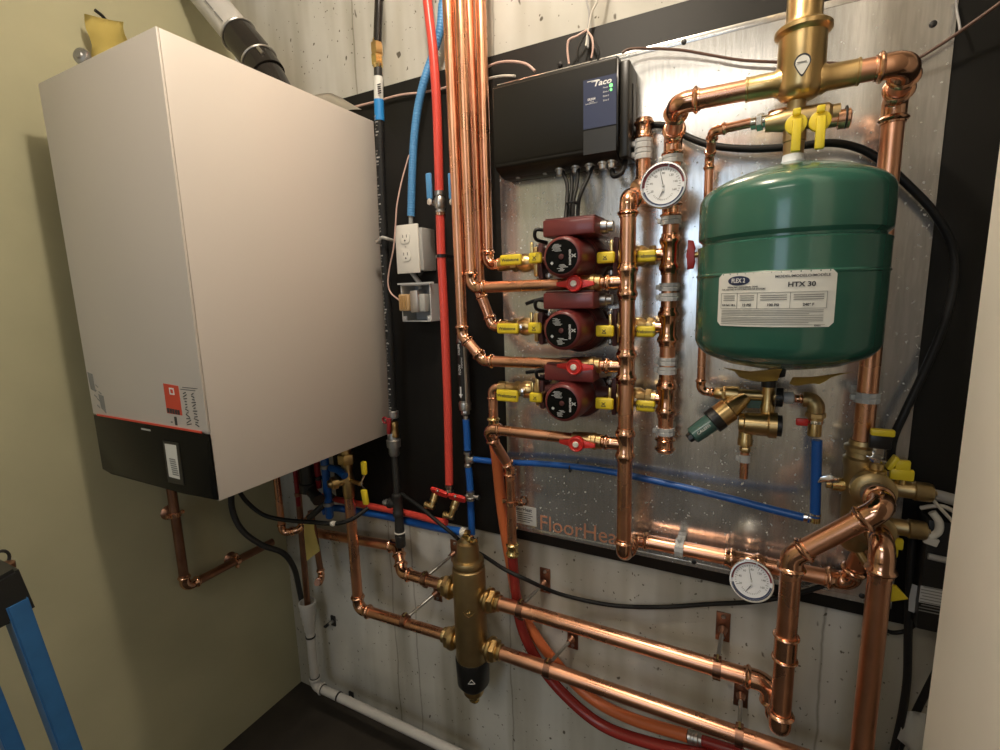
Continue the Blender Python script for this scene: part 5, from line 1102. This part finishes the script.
pipe('copper_pipe', 'dark copper condensate pipe dropping into the white drain funnel', 'pipe', [Vector((at(302, 520, 1.06).x, 1.06, bz0-.02)), Vector((at(307, 600, 1.06).x, 1.06, at(307, 612, 1.06).z))], .0105, COPPERD)
t = pipe('copper_pipe', 'thin dark copper pipe left of the yellow-handled valve, ending in an elbow near the concrete', 'pipe', [at(312, 525, 1.05)+Vector((0, 0, .05)), at(322, 579, 1.05), at(317, 583, 1.01)], .0100, COPPERD, COPPERF)
paper('yellow_strip', 'yellow paper strip hanging below the boiler among the copper pipes', 'paper tag', PX([(303, 522, .99), (314.5, 524, .99), (320, 551, .985), (305, 562, .985)]), YELP, lift=.004, seed=8)
hose('condensate_hose', 'dark grey hose looping from under the boiler into the white drain funnel', 'hose', [(232, 480, .92), (232, 508, .92), (242, 530, .93), (262, 545, .97), (283, 553, 1.02), (294, 568, 1.06), (299, 588, 1.075), (304, 612, 1.07)], .0095, IRON)
hose('black_cable', 'black cable looping below the boiler with a white end', 'cable', [(238, 490, .80), (248, 503, .82), (264, 515, .84), (285, 520, .86), (310, 522, .88), (335, 523.5, .90), (352, 519, .92), (368, 508, .96)], .0060, RUBBER)
q = at(333, 523.5, .895); tag(MB().box(q, (.013, .013, .011), bev=.002).build('white_plug', WPLAS), 'tiny white plug on the black cable under the boiler', 'plug')
q = at(243, 496, .80); t = thing('cable_gland', 'pale cable gland under the front right edge of the boiler', 'gland', (q.x, .80, bz0-.012)); MB().lathe((q.x, .80, bz0-.008), -Z, [(0, .014), (.010, .014), (.012, .011), (.022, .010)], 14).build('body', GREYP, t)
# yellow valve on the boiler outlet
vx0 = LXp; VYb = LYp; zvb = at(350, 480, VYb).z
t = thing('boiler_valve', 'brass boiler isolation valve with two yellow handles under the boiler right corner', 'valve', (vx0, VYb, zvb-.03))
mb = MB().lathe((vx0, VYb, 0), Z, [(at(349, 497, VYb).z, .0165), (at(349, 490, VYb).z, .019), (zvb, .019), (zvb+.02, .0165), (at(350, 466, VYb).z, .0175), (bz0-.006, .0150)], 20); hexprof(mb, (vx0, VYb, at(350, 464, VYb).z), Z, .030, .0255)
mb.lathe((vx0, VYb, zvb), (-.55, -1, 0), [(0, .014), (.030, .014), (.032, .0195), (.050, .0195), (.052, .014), (.060, .010)], 20); mb.build('body', BRASS, t)
q = at(364, 468, VYb-.03); MB().box(q, (.016, .012, .040), bev=.004).build('handle', YELLOW, t); q2_ = at(365, 497, VYb-.03); MB().box(q2_, (.018, .012, .046), rot=Matrix.Rotation(-.12, 3, 'Y'), bev=.004).build('handle', YELLOW, t)
q3 = at(361, 484, VYb-.022); MB().sweep([Vector((vx0, VYb, zvb)), q3], .0065, 10).build('stem', BRASS, t); MB().sweep([q+Vector((0, .004, -.015)), q3, q2_+Vector((0, .004, .02))], .0032, 8).build('lever', CHROME, t)
# service fittings between
def sv(px, y0, y1, Y, r, m, nm, lab, cat='fitting', ring=None):
    a_ = at(px, y0, Y); b_ = at(px+(y1-y0)*.06, y1, Y); top = Vector((a_.x, Y, max(a_.z, min(bz0-.006, a_.z+.12)))); t = thing(nm, lab, cat, b_)
    MB().lathe(b_, Z, [(0, r*.8), (.004, r), (top.z-b_.z-.004, r), (top.z-b_.z, r*.8)], 16).build('tube', m, t)
    for k in (.15, .6): MB().lathe(b_+Z*(top.z-b_.z)*k, Z, [(0, r*.9), (.002, r*1.28), (.012, r*1.28), (.014, r*.9)], 12).build('ring', ring or STEEL, t)
    return t
sv(297, 478, 506, 1.0, .0075, REDD, 'red_fitting', 'small dark red fitting hanging under the middle of the boiler', ring=COPPERD)
sv(318, 470, 488, 1.02, .0095, REDD, 'red_fitting', 'dark red tube stub left of the blue fittings under the boiler', ring=BLACKP)
sv(327, 470, 518, 1.02, .0125, BLUEPEX, 'blue_fitting', 'dark blue tube stub under the boiler beside the brass valve', ring=GALV)
q = at(308, 484, 1.0); t = thing('black_trap', 'black plastic trap body under the boiler between red fittings', 'trap', q); MB().lathe(q-Z*.03, Z, [(0, .016), (.006, .026), (.034, .026), (.036, .022), (.10, .021), (.12, .018)], 22).build('body', BLACKP, t); MB().lathe(q-Z*.012, (1, -.3, -.35), [(0, .018), (.05, .016), (.052, .019), (.07, .019)], 16).build('spout', BLACKP, t)
hose('blue_tube', 'dark blue tube joining the brass valve to the blue stub under the boiler', 'tube', [(331, 468, 1.02), (338, 470, 1.01), (345, 476, 1.0)], .0110, BLUEPEX)
hose('dark_pipe', 'dark ribbed hose slanting between the blue stub and the yellow paper strip', 'hose', [(309, 518, 1.01), (318, 510, 1.02), (327, 501, 1.04), (333, 494, 1.06)], .0100, IRON)
# ================================================================== white drain pipe
DY = 1.062; dx = at(311, 640, DY).x; zd = lambda y: at(310, y, DY).z; ze = at(316, 686, DY).z; RD = .0150
t = pipe('drain_pipe', 'white plastic drain pipe with funnel top running low along the concrete', 'pipe', [Vector((dx, DY, zd(625))), Vector((dx, DY, ze)), Vector((at(470, 765, DY).x, DY, ze))], RD, PVC, PVC, bend=1.3, sl=1.3)
MB().lathe((dx, DY, 0), Z, [(zd(632), RD), (zd(630), RD*1.25), (zd(624), RD*1.3), (zd(623), RD*1.5), (zd(616), RD*1.6), (zd(615), RD*1.75), (zd(607), RD*1.82), (zd(605.5), RD*1.95), (zd(603), RD*1.95), (zd(602.6), RD*1.6), (zd(606), RD*1.5)], 28).build('funnel', PVC, t)
for p_, d_ in ((Vector((dx, DY, zd(636))), Z), (Vector((dx, DY, ze+.036)), Z), (Vector((dx+.036, DY, ze)), X), (Vector((dx+.115, DY, ze)), X)): MB().lathe(p_, d_, [(-.003, RD*1.02), (-.003, RD*1.14), (.003, RD*1.14), (.003, RD*1.02)], 22).build('joint_ring', IRON, t)
for p_, l_ in ((Vector((dx+.035, WC, zd(633)+.01)), 'small dark pipe bracket on the concrete beside the drain funnel'), (at(352, 696, WC), 'small dark bracket on the concrete above the level drain pipe')):
    t = thing('wall_bracket', l_, 'bracket', p_); MB().box(p_-Y_*.003, (.022, .006, .040), bev=.002).build('plate', IRON, t); MB().lathe(p_-Y_*.004, (0, -1, 0), [(0, .006), (.012, .005), (.022, .005)], 10).build('bolt', STEEL, t); MB().box(p_+Vector((-.008, -.020, -.006)), (.012, .034, .006), bev=.001).build('arm', IRON, t)
# ================================================================== stepladder
KX = -.86
c1, c2, c3, c4 = onX(19, 567, KX), onX(38, 611, KX), onX(-50, 655, KX), onX(-50, 606, KX)
t = thing('stepladder', 'blue fibreglass stepladder with black top cap at the lower left', 'ladder', (KX-.1, c2.y-.15, 0))
mb = MB(); n_ = Vector((-1, 0, 0)); P4 = [c1, c2, c3, c4]; a_ = [mb.bm.verts.new(p) for p in P4]; b_ = [mb.bm.verts.new(p+n_*.30+Vector((0, 0, .0))) for p in P4]
mb.bm.faces.new(a_); mb.bm.faces.new(b_[::-1])
for i in range(4): mb.bm.faces.new((a_[i], a_[(i+1) % 4], b_[(i+1) % 4], b_[i]))
bmesh.ops.bevel(mb.bm, geom=list(mb.bm.edges), offset=.005, segments=2, affect='EDGES'); mb.build('top_cap', BLACKP, t)
MB().lathe(onX(4, 567, KX-.05), Z, [(-.004, .012), (.004, .012), (.005, .008)], 14).build('cap_bolt', COPPERD, t)
MB().torus(onX(0, 560, KX-.06), (1, .4, 0), .012, .0022, 18, 6).build('cap_ring', IRON, t)
def rail(xo, px0, px1, wpx, m, nm):
    a_ = onX(px0[0], px0[1], KX); b_ = onX(px1[0], px1[1], KX); d_ = (b_-a_).normalized(); wd = abs(onX(px0[0]+wpx/2, px0[1], KX).y-onX(px0[0]-wpx/2, px0[1], KX).y)*.80
    f_ = a_+d_*((0-a_.z)/d_.z); a_ = a_-d_*.03; c_ = (a_+f_)/2+Vector((xo, 0, 0)); R_ = rotmat(X, -d_)
    mb = MB().box(c_, (.004, wd, (f_-a_).length), rot=R_); 
    for s in (-1, 1): mb.box(c_+Vector((-.013, 0, 0))+R_@Vector((0, s*wd/2, 0)), (.028, .004, (f_-a_).length), rot=R_)
    return mb.build(nm, m, t)
rail(0, (24, 622), (71, 750), 25, LADDER, 'rail'); rail(-.30, (24, 622), (71, 750), 25, LADDER, 'rail')
rail(0, (-30, 640), (-60, 760), 25, LADDER, 'rail'); rail(-.30, (-30, 640), (-60, 760), 25, LADDER, 'rail')
for py_ in (900,):
    k_ = (py_-622)/128; q = onX(24+47*k_, py_, KX); MB().box((KX-.15, q.y, q.z), (.30, .03, .02), bev=.003).build('brace', STEEL, t)
# ================================================================== thin wires along the top
WIRES = [([(612, -115, 1.10), (600, -12, 1.10), (592, 12, 1.10), (588, 30, 1.10), (586, 46, 1.095)], .0022, WHITEW, 'left strand of the twisted wires dropping to the relay box'),
 ([(590, -115, 1.10), (586, -12, 1.10), (589, 12, 1.10), (588, 32, 1.10), (588, 48, 1.095)], .0022, GREYW, 'right strand of the twisted wires dropping to the relay box'),
 ([(587, 30, 1.10), (577, 36, 1.09), (569, 40, 1.085), (567.5, 50, 1.085), (569, 64, 1.085)], .0024, PINKW, 'pale pink wire loop on the left above the relay box'),
 ([(588, 32, 1.095), (592, 38, 1.085), (593, 48, 1.08), (591.5, 58, 1.08)], .0022, PINKW, 'pale pink wire on the right above the relay box'),
 ([(587, 32, 1.10), (582, 40, 1.09), (578, 50, 1.085), (578, 62, 1.085)], .0024, BLACKP, 'left black wire dropping into the relay box top'),
 ([(588, 32, 1.10), (595, 42, 1.09), (599, 52, 1.085), (598, 60, 1.085)], .0024, BLACKP, 'right black wire dropping into the relay box top'),
 ([(478, 71, 1.105), (497, 63, 1.10), (512, 61.5, 1.09), (526, 64, 1.08), (535, 71, 1.075)], .0030, PINKW, 'pale pink wire arching onto the left of the relay box'),
 ([(476, 86, 1.105), (488, 79, 1.10), (502, 76, 1.09), (515, 76, 1.08)], .0030, WHITEW, 'pale wire reaching the upper left corner of the relay box'),
 ([(350, 108, 1.112), (366, 104, 1.112), (378, 101, 1.11), (400, 95, 1.11), (425, 92, 1.112), (450, 86, 1.112), (478, 71, 1.108)], .0030, PINKW, 'thin pale wire running along the top of the black board from the boiler'),
 ([(622, 53, 1.075), (630, 49, 1.08), (650, 48.5, 1.09), (680, 50, 1.095), (710, 55, 1.10), (740, 60, 1.10), (775, 62, 1.10), (820, 63, 1.10), (870, 64, 1.10), (908, 62, 1.10), (935, 48, 1.095), (965, 28, 1.09), (1010, -4, 1.08)], .0028, BROWNW, 'long thin brown wire from the relay box across the top of the metal sheet'),
 ([(956, 0, 1.11), (957, 12, 1.11), (959, 22, 1.10), (960, 30, 1.094)], .0018, GREYW, 'short grey wire meeting the brown wire at upper right')]
for c_, r_, m_, l_ in WIRES: hose('thin_wire', l_, 'wire', c_, r_, m_, n=6, segs=8)
